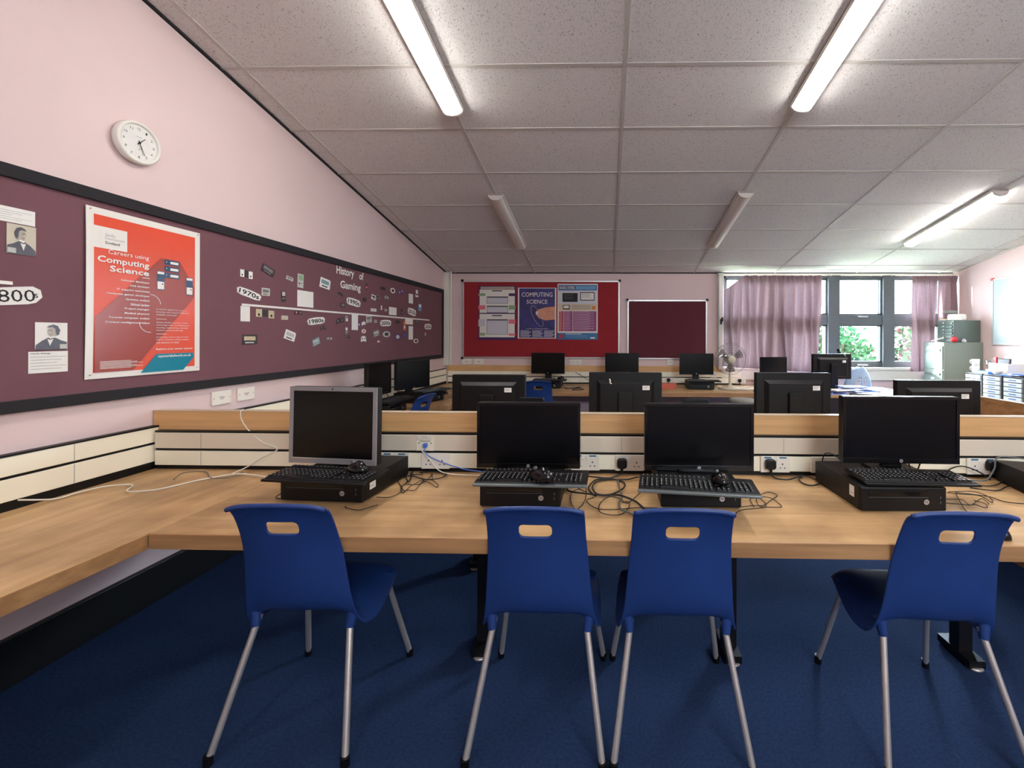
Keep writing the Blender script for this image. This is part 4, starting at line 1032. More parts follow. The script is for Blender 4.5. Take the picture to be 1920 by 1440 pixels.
for a_ in [
 ('twin', 2.852, 1.841, .101, .054, (W_, D_), 'cutout console with two white ends above the 1970s sign'),
 ('box', 3.039, 1.896, .122, .060, (D_, G_), 'dark slanted console cutout high above the 1970s sign', -.35),
 ('box', 3.018, 1.739, .077, .057, (L_, G_), 'grey square device cutout right of the 1970s sign'),
 ('box', 3.250, 1.866, .074, .030, (L_, G_), 'small pale console cutout left of the tall handheld', -.2),
 ('hand', 3.367, 1.863, .066, .109, (L_, 'print_green', 'print_black'), 'tall pale handheld game cutout with a green screen', -.04),
 ('sheet', 3.425, 1.724, .185, .129, (W_,), 'large square white paper above the timeline before 1980s', 0, 'paper_sheet'),
 ('sheet', 2.845, 1.575, .075, .102, (W_,), 'small white paper below the start of the timeline', 0, 'paper_sheet'),
 ('hand', 3.188, 1.723, .044, .082, (D_, L_), 'dark narrow handheld cutout with a pale screen', .05),
 ('twin', 3.013, 1.584, .165, .060, ('print_beige', D_), 'wide beige and black console cutout below the timeline'),
 ('box', 3.200, 1.564, .070, .033, ('print_beige', L_), 'small beige cutout between the beige console and 1980s'),
 ('pad', 3.344, 1.608, .085, .036, (D_, 'print_pink', G_), 'dark game pad cutout just under the timeline before 1980s'),
 ('box', 3.255, 1.430, .115, .074, (W_, L_, D_), 'white console cutout with a keyboard, low below 1980s', -.3),
 ('box', 2.883, 1.402, .130, .070, (D_, 'print_beige', L_), 'dark and beige console cutout at the lower left'),
 ('box', 3.554, 1.379, .095, .060, ('print_teal', L_), 'pale teal console cutout low on the board', .3),
 ('pad', 3.644, 1.496, .080, .036, (D_, G_), 'dark game pad cutout just below the 1980s sign', .1),
 ('pad', 3.728, 1.404, .085, .026, (G_, L_), 'flat grey cutout right of the pale teal console'),
 ('box', 3.666, 1.878, .138, .088, (W_, 'print_teal', D_), 'white and teal console cutout left of the title', -.15),
 ('pad', 3.884, 1.808, .078, .030, (D_, D_), 'dark cutout under the first letters of the title', -.3),
 ('ring', 3.918, 1.713, .085, .046, (D_, G_), 'dark oval cutout left of the 1990s sign'),
 ('pad', 3.873, 1.565, .112, .050, (D_, G_), 'dark game pad cutout left of the tall white paper', .2),
 ('hand', 3.979, 1.590, .033, .048, (W_, D_), 'tiny white cutout left of the tall white paper'),
 ('sheet', 4.109, 1.561, .104, .150, (W_,), 'tall white paper hanging below the 1990s', 0, 'paper_sheet'),
 ('fig', 4.179, 1.554, .030, .078, ('print_purple', W_), 'thin purple cutout touching the tall white paper'),
 ('pad', 4.257, 1.553, .070, .036, (W_, L_), 'white game pad cutout right of the tall white paper', .2),
 ('box', 4.354, 1.601, .105, .075, (L_, G_), 'grey lined sheet cutout left of the 2000s sign', .1),
 ('box', 4.482, 1.583, .050, .030, (L_, G_), 'tiny grey cutout touching the 2000s sign'),
 ('pad', 4.963, 1.590, .125, .046, (D_, D_), 'dark game pad cutout right of the 2000s sign'),
 ('sheet', 4.848, 1.711, .173, .088, (W_,), 'square white paper above the timeline at 2000s', 0, 'paper_sheet'),
 ('box', 4.443, 1.699, .110, .032, (W_, L_), 'flat white console cutout just above the timeline'),
 ('fig', 4.600, 1.735, .036, .046, (W_, 'print_pink'), 'tiny red and white cutout above the timeline'),
 ('box', 4.691, 1.712, .065, .034, (G_, L_), 'small grey cutout left of the square white paper'),
 ('fig', 5.059, 1.719, .060, .064, (D_, G_), 'dark upright cutout left of the 2010s sign'),
 ('sheet', 5.299, 1.892, .118, .118, (W_,), 'white paper above the 2010s sign', 0, 'paper_sheet'),
 ('ring', 4.845, 1.943, .108, .060, (W_, D_), 'white ring shaped cutout with a dark centre, high up'),
 ('pad', 5.036, 1.947, .128, .050, ('print_purple', L_), 'purple game pad cutout high on the board', .3),
 ('fig', 5.466, 1.975, .088, .094, (W_, D_), 'white and black upright cutout, highest at the far end'),
 ('box', 4.442, 1.830, .084, .052, (W_, D_), 'white console cutout right of the title', -.2),
 ('box', 4.521, 1.842, .078, .044, (G_, D_), 'grey console cutout touching the white one right of the title'),
 ('pad', 4.706, 1.850, .100, .046, (G_, L_), 'grey game pad cutout below the white ring cutout'),
 ('ring', 4.276, 1.793, .078, .046, (D_, D_), 'dark round cutout right of the 1990s sign'),
 ('fig', 4.308, 1.930, .046, .070, (D_, 'print_pink'), 'dark cutout just right of the title lettering'),
 ('hand', 5.561, 1.800, .088, .090, ('print_skyblue', W_, 'print_blue'), 'pale blue upright cutout right of the 2010s sign'),
 ('sheet', 5.254, 1.605, .204, .064, (W_,), 'wide white paper hanging under the timeline at 2010s', 0, 'paper_sheet'),
 ('fig', 5.133, 1.558, .064, .112, ('print_orange', W_), 'slim orange and white cutout below the timeline'),
 ('sheet', 5.302, 1.469, .118, .165, (W_,), 'tall white paper low near the far end', 0, 'paper_sheet'),
 ('ring', 5.446, 1.368, .138, .056, (W_, D_), 'white ring shaped cutout at the bottom of the tall paper'),
 ('fig', 5.729, 1.458, .055, .040, (L_, G_), 'tiny pale cutout under the 2020s sign'),
 ('box', 4.497, 1.457, .128, .070, (G_, L_), 'grey box shaped cutout below the 2000s sign', .2),
 ('ring', 4.710, 1.449, .160, .066, (L_, D_), 'dark screen cutout with a pale rim below 2000s'),
 ('ring', 4.964, 1.419, .135, .075, ('print_purple', L_), 'purple badge shaped cutout low on the board'),
 ('fig', 5.130, 1.451, .088, .084, ('print_purple', 'print_blue'), 'dark purple upright cutout beside the tall far paper'),
 ('pad', 4.258, 1.398, .092, .060, (W_, D_), 'white and black blotched cutout low below 1990s'),
 ('ring', 4.262, 1.477, .076, .042, (W_, 'print_pink'), 'round pink and white cutout below 1990s'),
 ('hand', 3.974, 1.478, .040, .066, (G_, W_), 'slim grey cutout left of the pink round one'),
 ('pad', 4.016, 1.420, .048, .034, (D_, G_), 'small dark cutout left of the blotched one'),
 ('fig', 4.542, 1.372, .054, .020, (W_, 'print_pink'), 'tiny white cutout, lowest on the board'),
 ('box', 5.482, 1.613, .10, .05, (D_, G_), 'dark cutout near the end of the timeline'),
 ('pad', 4.630, 1.944, .108, .036, (D_, D_), 'flat dark cutout high right of the title')]:
    cutout(a_[0], a_[1], a_[2], a_[3], a_[4], a_[5], a_[6], a_[7] if len(a_) > 7 else 0, a_[8] if len(a_) > 8 else 'console_cutout')

# ------------------------------------------------------------------ far wall boards and posters
def notice(x0, x1, z0, z1, felt, label, maker=False):
    t = thing('notice_board', label, 'notice board', M=onfar(x0, z0)); w, h = x1 - x0, z1 - z0
    MB().box(0, w, 0, h, 0, .012, felt).build('felt_panel', parent=t)
    for (a0, a1, b0, b1) in ((0, w, h - .022, h), (0, w, 0, .022), (0, .022, .022, h - .022), (w - .022, w, .022, h - .022)):
        MB().box(a0, a1, b0, b1, 0, .020, 'aluminium').build('frame_bar', parent=t, bevel=.002)
    for (a_, b_) in ((0, 0), (w, 0), (0, h), (w, h)):
        MB().rbox(a_ - .018, a_ + .018, b_ - .018, b_ + .018, 0, .024, .008, 'black_plastic').build('corner_cap', parent=t)
    if maker: MB().text('NOBO', .08, h - .011, .05, .010, .0206, 'print_black').build('printed_word', parent=t)
notice(-2.18, .20, 1.10, 2.272, 'red_felt', 'wide red notice board with three posters on the far wall')
notice(.315, 1.507, 1.095, 1.985, 'maroon_board', 'empty dark maroon notice board beside the curtain', True)
def far_poster(x0, x1, z0, z1, label):
    m = MB(); w, h = x1 - x0, z1 - z0
    return m, w, h, (lambda name='poster': tag(m.build(name, M=onfar(x0, z0, .0125)), label, 'poster'))
m, w, h, done = far_poster(-1.935, -1.36, 1.375, 2.195, 'poster with white form panels on purple, leftmost on the red board')
R = lambda s0, s1, t0, t1, n, mt: m.rect(s0 * w, s1 * w, (1 - t1) * h, (1 - t0) * h, n, mt)
R(0, 1, 0, 1, .002, 'poster_violet'); R(.06, .94, .02, .06, .0026, 'poster_sand'); m.text('NETWORKING & TECHNOLOGY', w * .5, h * .96, w * .8, h * .025, .0034, 'poster_violet')
R(.03, .96, .07, .5, .0026, 'poster_white'); R(.03, .96, .52, .95, .0026, 'poster_white')
for (s0, s1, t0, t1) in ((.22, .78, .20, .33), (.22, .78, .37, .50), (.22, .78, .62, .90)):
    R(s0, s1, t0, t1, .0030, 'print_dark'); R(s0 + .01, s1 - .01, t0 + .02, t1 - .006, .0034, 'poster_pale')
for (s0, s1, t0, t1, mt) in ((.0, .18, .14, .19, 'print_green'), (.8, .98, .14, .19, 'poster_violet'), (.0, .18, .36, .44, 'print_pink'), (.8, .98, .36, .44, 'print_green'), (.0, .18, .62, .75, 'poster_pale'), (.8, .98, .62, .70, 'print_pink'), (.02, .18, .87, .92, 'print_green'), (.8, .98, .88, .92, 'print_pink'), (.36, .62, .085, .105, 'print_dark'), (.36, .62, .54, .56, 'print_dark'), (.34, .68, .72, .75, 'poster_sand')):
    R(s0, s1, t0, t1, .0032, mt)
done()
m, w, h, done = far_poster(-1.336, -.755, 1.40, 2.165, 'dark blue poster reading Computing Science with a pointing finger')
R(0, 1, 0, 1, .002, 'poster_white'); R(.035, .965, .012, .985, .0026, 'poster_indigo')
m.text('COMPUTING', w * .5, h * .865, w * .80, h * .085, .0034, 'poster_white', bold=False); m.text('SCIENCE', w * .5, h * .725, w * .54, h * .080, .0034, 'poster_white')
m.poly([(.965 * w, .63 * h), (.74 * w, .615 * h), (.54 * w, .575 * h), (.47 * w, .53 * h), (.47 * w, .475 * h), (.55 * w, .40 * h), (.72 * w, .355 * h), (.965 * w, .375 * h)][::-1], .0036, 'finger_skin')
m.disc(.50 * w, .50 * h, .035 * w, .035 * h, .0040, 'poster_pale')
P0 = [(.50 * w + .30 * w * math.cos(t) * math.cos(1.1) - .10 * w * math.sin(t) * math.sin(1.1), .44 * h - (.30 * w * math.cos(t) * math.sin(1.1) + .10 * w * math.sin(t) * math.cos(1.1))) for t in [2 * PI * k / 32 for k in range(32)]]
m.tube([(a_, b_, .0032) for a_, b_ in P0], .0022, 'poster_pale', n=4, sub=1, closed=True)
m.text('a career in computing science', w * .5, h * .19, w * .58, h * .024, .0034, 'poster_white')
for c_ in range(3):
    for k in range(6): R(.07 + .31 * c_, .07 + .31 * c_ + (.22 + .03 * ((k * 5 + c_) % 3)), .845 + k * .022, .855 + k * .022, .0034, 'poster_pale')
done()
m, w, h, done = far_poster(-.735, -.13, 1.385, 2.225, 'poster headed Basic HTML with blue header and purple table')
R(0, 1, 0, 1, .002, 'poster_white'); R(.02, .98, .02, .12, .0026, 'poster_blue'); m.text('BASIC HTML', w * .24, h * .93, w * .38, h * .055, .0034, 'poster_sand', bold=True)
R(.46, .94, .04, .10, .0030, 'print_skyblue'); R(.02, .98, .12, .36, .0026, 'poster_pale'); R(.02, .98, .36, .48, .0026, 'poster_sand')
R(.12, .50, .165, .325, .0032, 'print_black'); R(.56, .92, .15, .30, .0032, 'print_black'); R(.58, .90, .165, .285, .0036, 'poster_white')
for k in range(4): R(.60, .60 + .2 + .04 * (k % 2), .18 + k * .02, .186 + k * .02, .0040, 'print_grey'); R(.16, .38, .19 + k * .025, .195 + k * .025, .0036, 'print_grey')
R(.13, .30, .38, .46, .0032, 'print_dark'); R(.15, .28, .39, .44, .0036, 'poster_white')
for k in range(4): R(.36, .82, .385 + k * .02, .391 + k * .02, .0032, 'print_grey')
m.disc(.90 * w, .57 * h, .05 * w, .05 * w, .0034, 'print_orange')
R(.03, .155, .49, .85, .0026, 'poster_crimson'); R(.165, .375, .49, .85, .0026, 'poster_magenta'); R(.385, .97, .49, .85, .0026, 'poster_magenta')
for k in range(15): R(.04, .10 + .03 * (k % 2), .50 + k * .023, .505 + k * .023, .0032, 'poster_pale'); R(.18, .30 + .04 * (k % 2), .50 + k * .023, .505 + k * .023, .0032, 'poster_pale'); R(.40, .8 + .1 * (k % 2), .50 + k * .023, .505 + k * .023, .0032, 'poster_pale')
R(.0, 1, .88, 1, .0026, 'poster_blue'); m.disc(.10 * w, .06 * h, .055 * w, .055 * w, .0034, 'poster_crimson'); R(.2, .6, .895, .905, .0032, 'poster_white'); R(.82, .93, .955, .98, .0032, 'poster_white')
for k in range(3): R(.2, .75, .92 + k * .018, .925 + k * .018, .0032, 'print_skyblue')
done()

# ------------------------------------------------------------------ curtains
def curtain(label, x0, x1, z0, z1, folds, amp, y=YF - .10, skew=0, swag=False):
    t = thing('curtain', label, 'curtain', (x0, y, z0))
    NU, NV = folds * 10, 26; vs = []
    ph = [random.uniform(-.5, .5) for _ in range(folds + 2)]
    for v_ in range(NV + 1):
        tv = v_ / NV
        for u_ in range(NU + 1):
            tu = u_ / NU
            f_ = tu * folds; wob = ph[int(f_) % len(ph)]
            am = amp * (.45 + .55 * min(1, (1 - tv) * 3)) * (1 + .5 * wob)
            x = (x1 - x0) * tu + .035 * math.sin(f_ * 2.1 + 3 * tv) * (1 - tv) + skew * (1 - tv) * tu
            yy = am * math.sin(f_ * 2 * PI + wob * 2 + (1 - tv) * .8) + .012 * math.sin(f_ * 5.3 + tv * 4)
            z = (z1 - z0) * tv
            if tv < .5: z += .045 * (tu - .5) * -2 * (1 - 2 * tv) * (1 if swag else 0)
            if swag and tu < .22:
                k = (1 - tu / .22); z -= k * tv ** 6 * .22; x += k * .05 * (1 - abs(tv - .8)) - .10 * k * k * max(0, .7 - abs(tv - .8)) * .3
            vs.append((x, yy, z))
    fs = [(v_ * (NU + 1) + u_, v_ * (NU + 1) + u_ + 1, (v_ + 1) * (NU + 1) + u_ + 1, (v_ + 1) * (NU + 1) + u_) for v_ in range(NV) for u_ in range(NU)]
    MB().add(vs, fs, 'curtain_cloth', True).build('fabric', parent=t)
    # gathered heading tape with pinch pleats
    hd = MB()
    n = folds * 2
    for k in range(n):
        x = (x1 - x0) * (k + .5) / n
        if swag and k / n < .22: continue
        hd.add([(x - .022, -.03, z1 - z0), (x, -.045, z1 - z0 - .01), (x + .022, -.03, z1 - z0), (x + .004, -.022, z1 - z0 - .11), (x - .004, -.022, z1 - z0 - .11)], [(0, 1, 3, 4), (1, 2, 3)], 'curtain_cloth')
    hd.build('pinch_pleats', parent=t)
    return t
curtain('wide mauve curtain drooping at its left corner, left of the window', 1.70, 3.14, .955, 2.335, 11, .046, y=YF - .13, swag=True)
curtain('narrow mauve curtain gathered right of the window', 4.46, 4.82, .94, 2.335, 5, .03)
curtain('dark mauve curtain in the corner behind the small drawer cabinet', 4.84, 5.10, .94, 2.335, 3, .028)
t = thing('curtain_rail', 'white curtain rail along the top of the window', 'curtain rail', (1.66, YF - .085, 2.35))
MB().box(0, 3.46, -.012, .012, 0, .02, 'white_paint').build('rail', parent=t, bevel=.002)
for k in range(24): MB().lathe([(.004, -.018), (.008, -.012), (.004, 0)], 'white_paint', n=8, c=(.05 + k * .145, 0, 0)).build('glider', parent=t)

# ------------------------------------------------------------------ fan, stool, far odds and ends
t = thing('desk_fan', 'cream desk fan with a round wire guard on the far worktop', 'fan', (1.70, 5.98, DZ), 0)
FC = Vector((0, 0, .41))
MB().lathe([(0, 0), (.15, 0), (.155, .012), (.13, .022), (.05, .034), (.028, .06)], 'fan_cream', n=32).build('base', parent=t)
MB().cyl((0, 0, .05), (0, 0, .30), .020, 'fan_cream', r1=.016, n=16).cyl((0, .02, .28), (0, .02, .36), .03, 'fan_cream', r1=.035, n=16).build('stem', parent=t)
MB().lathe([(0, -.15), (.05, -.145), (.062, -.10), (.062, -.03), (.045, -.01), (0, -.01)], 'fan_cream', n=24, c=(0, 0, .41), axis='y').build('motor_housing', parent=t)
MB().lathe([(0, .098), (.045, .096), (.052, .088), (.052, .080)], 'fan_cream', n=28, c=(0, 0, .41), axis='y').build('guard_badge', parent=t)
g_ = MB()
for q in range(5):
    r_ = .07 + q * .035; d_ = .088 - .055 * (q / 4) ** 2
    for sgn in (1,): g_.tube([(r_ * math.cos(2 * PI * k / 40), -d_, .41 + r_ * math.sin(2 * PI * k / 40)) for k in range(40)], .0012, 'aluminium', n=4, sub=1, closed=True)
for k in range(56):
    th = 2 * PI * k / 56; c_, s_ = math.cos(th), math.sin(th)
    g_.tube([(.05 * c_, -.09, .41 + .05 * s_), (.13 * c_, -.078, .41 + .13 * s_), (.20 * c_, -.04, .41 + .20 * s_), (.212 * c_, -.01, .41 + .212 * s_), (.19 * c_, .035, .41 + .19 * s_), (.06 * c_, .055, .41 + .06 * s_)], .0007, 'aluminium', n=3, sub=1)
g_.tube([(.213 * math.cos(2 * PI * k / 48), -.008, .41 + .213 * math.sin(2 * PI * k / 48)) for k in range(48)], .003, 'grey_plastic', n=6, sub=1, closed=True)
g_.build('wire_guard', parent=t)
for k in range(3):
    th0 = 2 * PI * k / 3 + .5; vs = []
    for i in range(7):
        for j in range(7):
            r_ = .035 + .145 * i / 6; a_ = th0 + (-.46 + .92 * j / 6) * (.75 + .25 * i / 6) * (1 - .25 * (i / 6) ** 3)
            vs.append((r_ * math.cos(a_), -.02 - .03 * (j / 6 - .5), .41 + r_ * math.sin(a_)))
    MB().add(vs, [(i * 7 + j, i * 7 + j + 1, (i + 1) * 7 + j + 1, (i + 1) * 7 + j) for i in range(6) for j in range(6)], 'smoked_plastic', True).build('blade', parent=t)
MB().lathe([(0, .05), (.03, .046), (.036, .03), (.036, 0)], 'grey_plastic', n=20, c=(0, 0, .41), axis='y').build('blade_hub', parent=t)

t = thing('stool', 'grey round topped stool standing in front of the far worktop', 'stool', (1.64, 5.25, 0))
MB().lathe([(0, .69), (.14, .69), (.16, .68), (.16, .655), (.14, .628), (0, .628)], 'stool_grey', n=32).build('seat', parent=t)
for k in range(4):
    th = PI / 4 + k * PI / 2; MB().tube([(.09 * math.cos(th), .09 * math.sin(th), .63), (.13 * math.cos(th), .13 * math.sin(th), .60), (.20 * math.cos(th), .20 * math.sin(th), .008)], .009, 'steel', n=8).build('leg', parent=t)
MB().tube([(.165 * math.cos(2 * PI * k / 24), .165 * math.sin(2 * PI * k / 24), .25) for k in range(24)], .007, 'steel', closed=True, sub=1).build('foot_ring', parent=t)
tag(MB().box(-.10, .10, -.05, .05, 0, .075, 'red_box').build('small_box', M=Matrix.Translation((.86, 5.98, DZ)), bevel=.004), 'small dull red box on the far worktop left of the fan monitor', 'box')
tag(MB().box(-.05, .05, -.03, .03, 0, .05, 'paper_white').build('small_box', M=Matrix.Translation((-1.0, 6.1, DZ + .001)), bevel=.004), 'small white box on the far worktop left of its monitor', 'box')

# teacher's desk by the window
t = thing('teacher_desk', 'dark fronted teacher desk under the window piled with blue folders', 'desk', (2.42, 4.95, 0))
MB().box(0, 1.25, 0, .65, .745, .775, 'oak_top').build('desktop', parent=t, bevel=.003)
MB().box(.02, 1.23, .02, .04, .05, .744, 'dark_panel').build('front_panel', parent=t)
for x in (.02, 1.20): MB().box(x, x + .03, .05, .63, 0, .744, 'dark_metal').build('side_panel', parent=t)
monitor((2.76, 5.36, .776), PI + .14, 'dark monitor on the teacher desk seen from behind', .50, .31, .145, logo=False)
monitor((2.30, 6.02, DZ), .25, 'dark brown monitor partly hidden behind the teacher monitor', .40, .29, .15, logo=False, sticker=False)
t = thing('toy_figure', 'small dark and green toy perched on the teacher monitor', 'toy', (2.84, 5.36, 1.232))
MB().ball((0, 0, .045), .020, 'black_plastic').ball((.012, -.012, .048), .010, 'paper_white').build('head', parent=t)
MB().ball((.01, 0, .016), .016, 'black_plastic', sx=1.6).tube([(.02, 0, .01), (.05, -.02, .0), (.07, -.035, -.03)], .006, 'print_green').build('body', parent=t)
for k, (x, y, r_, c_) in enumerate([(2.62, 5.05, .1, 'folder_blue'), (2.80, 5.12, -.2, 'folder_blue'), (2.98, 5.05, .15, 'folder_blue'), (2.74, 5.06, .3, 'paper_white'), (3.12, 5.10, -.05, 'folder_blue'), (2.90, 5.16, .05, 'folder_blue')]):
    lb = ['blue folder leftmost on the teacher desk', 'blue folder lying askew beside the teacher monitor', 'blue folder in the middle of the teacher desk', 'white paper sheet among the blue folders', 'blue folder rightmost on the teacher desk', 'blue folder on top of the teacher desk pile'][k]
    o = thing('folder' if c_ == 'folder_blue' else 'paper_sheet', lb, 'folder' if c_ == 'folder_blue' else 'paper', (x, y, .777 + k * .0135), r_)
    MB().box(-.15, .15, -.06, .11, 0, .011, c_).build('cover', parent=o, bevel=.002)
    MB().box(-.146, .148, -.061, .105, .003, .008, 'paper_white').build('pages', parent=o)
t = thing('document_camera', 'black webcam gadget on an arm at the left end of the teacher desk', 'camera', (2.36, 5.72, DZ), 0)
MB().rbox(-.16, .10, -.06, .06, 0, .05, .01, 'black_plastic').build('base', parent=t, bevel=.004)
MB().tube([(0, 0, .04), (0, .01, .15), (-.02, .0, .2)], .016, 'black_plastic').build('arm', parent=t)
MB().rbox(-.17, .06, -.05, .03, .14, .20, .02, 'black_plastic').cyl((-.10, -.03, .17), (-.10, -.07, .17), .025, 'black_gloss').build('camera_head', parent=t, bevel=.004)
# teacher's chair
t = thing('teacher_chair', 'pale blue sunlit chair with slotted round back at the teacher desk', 'chair', (3.30, 5.72, 0), .15)
vs = []; NU, NV = 16, 16
for j in range(NV + 1):
    for i in range(NU + 1):
        s_ = -1 + 2 * i / NU; q = j / NV
        hw = .235 * math.sqrt(max(0.02, 1 - (q ** 2.6) * .97)); vs.append((s_ * hw, -.03 * (1 - s_ * s_) - .05 * q + .08 * s_ * s_ * (1 - q * .4), .44 + .61 * q))
fs = []
for j in range(NV):
    for i in range(NU):
        if i in (5, 6, 9, 10) and 3 <= j <= 11: continue
        fs.append((j * (NU + 1) + i, j * (NU + 1) + i + 1, (j + 1) * (NU + 1) + i + 1, (j + 1) * (NU + 1) + i))
mat('pale_blue_plastic', (150, 178, 214), .4)
o = MB().add(vs, fs, 'pale_blue_plastic', True).build('backrest', parent=t); q = o.modifiers.new('s', 'SOLIDIFY'); q.thickness = .012
MB().rbox(-.23, .23, 0, .44, .43, .46, .08, 'pale_blue_plastic').build('seat', parent=t, bevel=.01)
for (x, y) in ((-.2, .03), (.2, .03), (-.2, .40), (.2, .40)): MB().cyl((x, y, .44), (x * 1.15, y + (.05 if y > .2 else -.05), 0), .013, 'steel').build('leg', parent=t)

# ------------------------------------------------------------------ right side: cabinets, bench, trays
def cabinet(loc, w, d, h, n, label, mt, hmat, topfree=.05, name='filing_cabinet', rows=1):
    # drawers face -x; local origin at near-left bottom corner, w along +x, d along +y
    t = thing(name, label, 'cabinet', loc)
    MB().box(.012, w, 0, d, 0, h, mt).build('body', parent=t, bevel=.003)
    H = (h - topfree) / n
    for k in range(n):
        z0 = .01 + k * H
        dr = MB().box(0, .012, .012, d - .012, z0, z0 + H - .012, mt).build('drawer', parent=t, bevel=.002)
        if h > 1: MB().box(-.012, 0, d * .12, d * .88, z0 + H - .085, z0 + H - .055, hmat).box(-.006, 0, d * .5 - .03, d * .5 + .03, z0 + H - .15, z0 + H - .12, 'paper_white').build('handle', parent=dr, bevel=.002)
        else: MB().ball((-.012, d * .5, z0 + H * .5), .010, hmat, n=10).build('knob', parent=dr)
    return t
cabinet((4.586, 6.0, 0), .535, .36, 1.37, 4, 'tall grey green filing cabinet right of the window', 'cabinet_green', 'cabinet_dark')
cabinet((4.735, 6.03, 1.371), .375, .28, .30, 6, 'small grey drawer cabinet standing on the filing cabinet', 'cabinet_dark', 'aluminium', topfree=.02, name='drawer_cabinet')
T0 = 1.3715
t = thing('apple', 'shiny red apple shaped ball on the filing cabinet', 'fruit', (4.74, 6.005, T0 - .0002))
MB().lathe([(0, .008), (.022, .002), (.038, .018), (.043, .042), (.034, .066), (.016, .073), (0, .066)], 'red_plastic', n=24).build('fruit_body', parent=t); MB().cyl((0, 0, .066), (.006, 0, .085), .002, 'bark').build('stalk', parent=t)
tag(MB().lathe([(0, 0), (.03, 0), (.03, .02), (.018, .04), (.006, .05), (0, .052)], 'poster_pale', n=14).build('small_ornament', M=Matrix.Translation((4.87, 6.005, T0))), 'small grey blue ornament beside the red apple', 'ornament')
tag(MB().cyl((0, 0, .012), (.10, -.10, .06), .010, 'paper_white').build('paper_roll', M=Matrix.Translation((4.62, 6.26, T0))), 'white rolled paper leaning on the filing cabinet', 'paper')
Z1 = 1.6725
t = thing('headset', 'white virtual reality headset with dark strap on the small cabinet', 'headset', (4.85, 6.10, Z1 - .0003))
MB().rbox(-.095, .095, -.05, .05, 0, .088, .03, 'paper_white', 'y').build('visor', parent=t, bevel=.008)
MB().tube([(.09, .02, .05), (.15, .05, .04), (.16, .10, .03), (.10, .14, .03), (.0, .14, .035)], .014, 'black_plastic').build('strap', parent=t)
MB().rect(.03, .07, .012, .018, .0, 'paper_grey').build('tiny_mark', parent=t, M=facing(0, -.0505, 0))
t = thing('plush_toy', 'grey plush bundle lying on top of the white headset', 'toy', (4.81, 6.13, Z1 + .088))
MB().ball((0, 0, .028), .045, 'plush_grey', sx=1.7, sz=.6).ball((-.10, .0, .03), .03, 'plush_grey', sz=.7).build('body', parent=t)
tag(MB().tube([(0, 0, .014), (-.05, -.02, .014), (-.08, .03, .016), (-.03, .05, .018), (.02, .03, .014)], .014, 'print_beige').build('cord_bundle', M=Matrix.Translation((4.86, 6.26, Z1))), 'pale cord bundle behind the white headset', 'cord')

t = thing('side_bench', 'low bench along the right wall carrying white drawer trays', 'bench', (4.45, 2.7, 0))
MB().box(0, .675, 0, 3.25, .62, .66, 'oak_side').build('benchtop', parent=t, bevel=.003)
for y in (.05, 1.6, 3.15): MB().box(.05, .6, y, y + .03, 0, .62, 'dark_metal').build('support', parent=t)
TR = 'white drawer tray units on the right bench'
for k, (y0, y1) in enumerate(((4.835, 5.07), (5.095, 5.335), (5.36, 5.595))):
    lb = ['nearest of the three', 'middle of the three', 'farthest, beside the filing cabinet'][k]
    u = thing('tray_unit', 'drawer tray unit with white drawers on the right bench, ' + lb, 'drawer unit', (4.56, y0, .661), 0, TR)
    d_ = y1 - y0
    c_ = MB(); c_.box(0, .38, 0, .008, 0, .335, 'grey_plastic').box(0, .38, d_ - .008, d_, 0, .335, 'grey_plastic').box(0, .38, 0, d_, .327, .335, 'grey_plastic').box(.37, .38, 0, d_, 0, .335, 'grey_plastic').box(0, .38, 0, d_, 0, .006, 'grey_plastic')
    c_.build('carcass', parent=u, bevel=.001)
    for q in range(6):
        z0 = .010 + q * .0525
        dr = MB().box(-.012, .35, .011, d_ - .011, z0, z0 + .044, 'tray_white').build('drawer', parent=u, bevel=.003)
        MB().box(-.0135, -.0115, d_ * .3, d_ * .68, z0 + .018, z0 + .028, 'print_blue').build('label_slot', parent=dr)
ZT = .997
for k, z in enumerate((0, .084)):
    t = thing('mug', ['white mug at the bottom of a stack of two on the trays', 'white mug on top of a stack of two on the trays'][k], 'mug', (4.66, 5.565, ZT + z + .0002), 0)
    MB().lathe([(0, .0), (.034, 0), (.037, .01), (.040, .083), (.0365, .083), (.033, .012), (0, .010)], 'white_paint', n=24).build('cup', parent=t)
    MB().tube([(-.036, 0, .075), (-.062, 0, .07), (-.066, 0, .04), (-.035, 0, .02)], .006, 'white_paint').build('handle', parent=t)
t = thing('storage_bin', 'open white plastic bin with red and dark things inside on the trays', 'bin', (4.70, 5.17, ZT))
c_ = MB()
c_.box(0, .01, 0, .26, 0, .13, 'white_paint').box(.01, .20, 0, .01, 0, .13, 'white_paint').box(.01, .20, .25, .26, 0, .13, 'white_paint').box(.19, .20, 0, .26, 0, .21, 'white_paint').box(.01, .19, .01, .25, 0, .01, 'white_paint')
c_.build('tub', parent=t, bevel=.003)
tag(MB().box(0, .02, 0, .16, 0, .18, 'print_dark').box(-.001, .0, .01, .15, .01, .17, 'screen_black').build('tablet', M=Matrix.Translation((4.73, 5.20, ZT + .011)) @ Matrix.Rotation(.12, 4, 'Y'), bevel=.003), 'dark framed tablet standing in the white bin', 'tablet')
tag(MB().box(0, .03, 0, .04, 0, .19, 'red_plastic').build('red_folder', M=Matrix.Translation((4.745, 5.375, ZT + .011)), bevel=.002), 'red folder standing in the white bin', 'folder')
tag(MB().lathe([(.0, 0), (.028, 0), (.045, .12), (.043, .12), (.026, .003)], 'clear_plastic', n=20).build('plastic_cup', M=Matrix.Translation((4.80, 5.50, ZT + .045)) @ Matrix.Rotation(-.35, 4, 'X')), 'clear plastic cup tilted between the mugs and bin', 'cup')
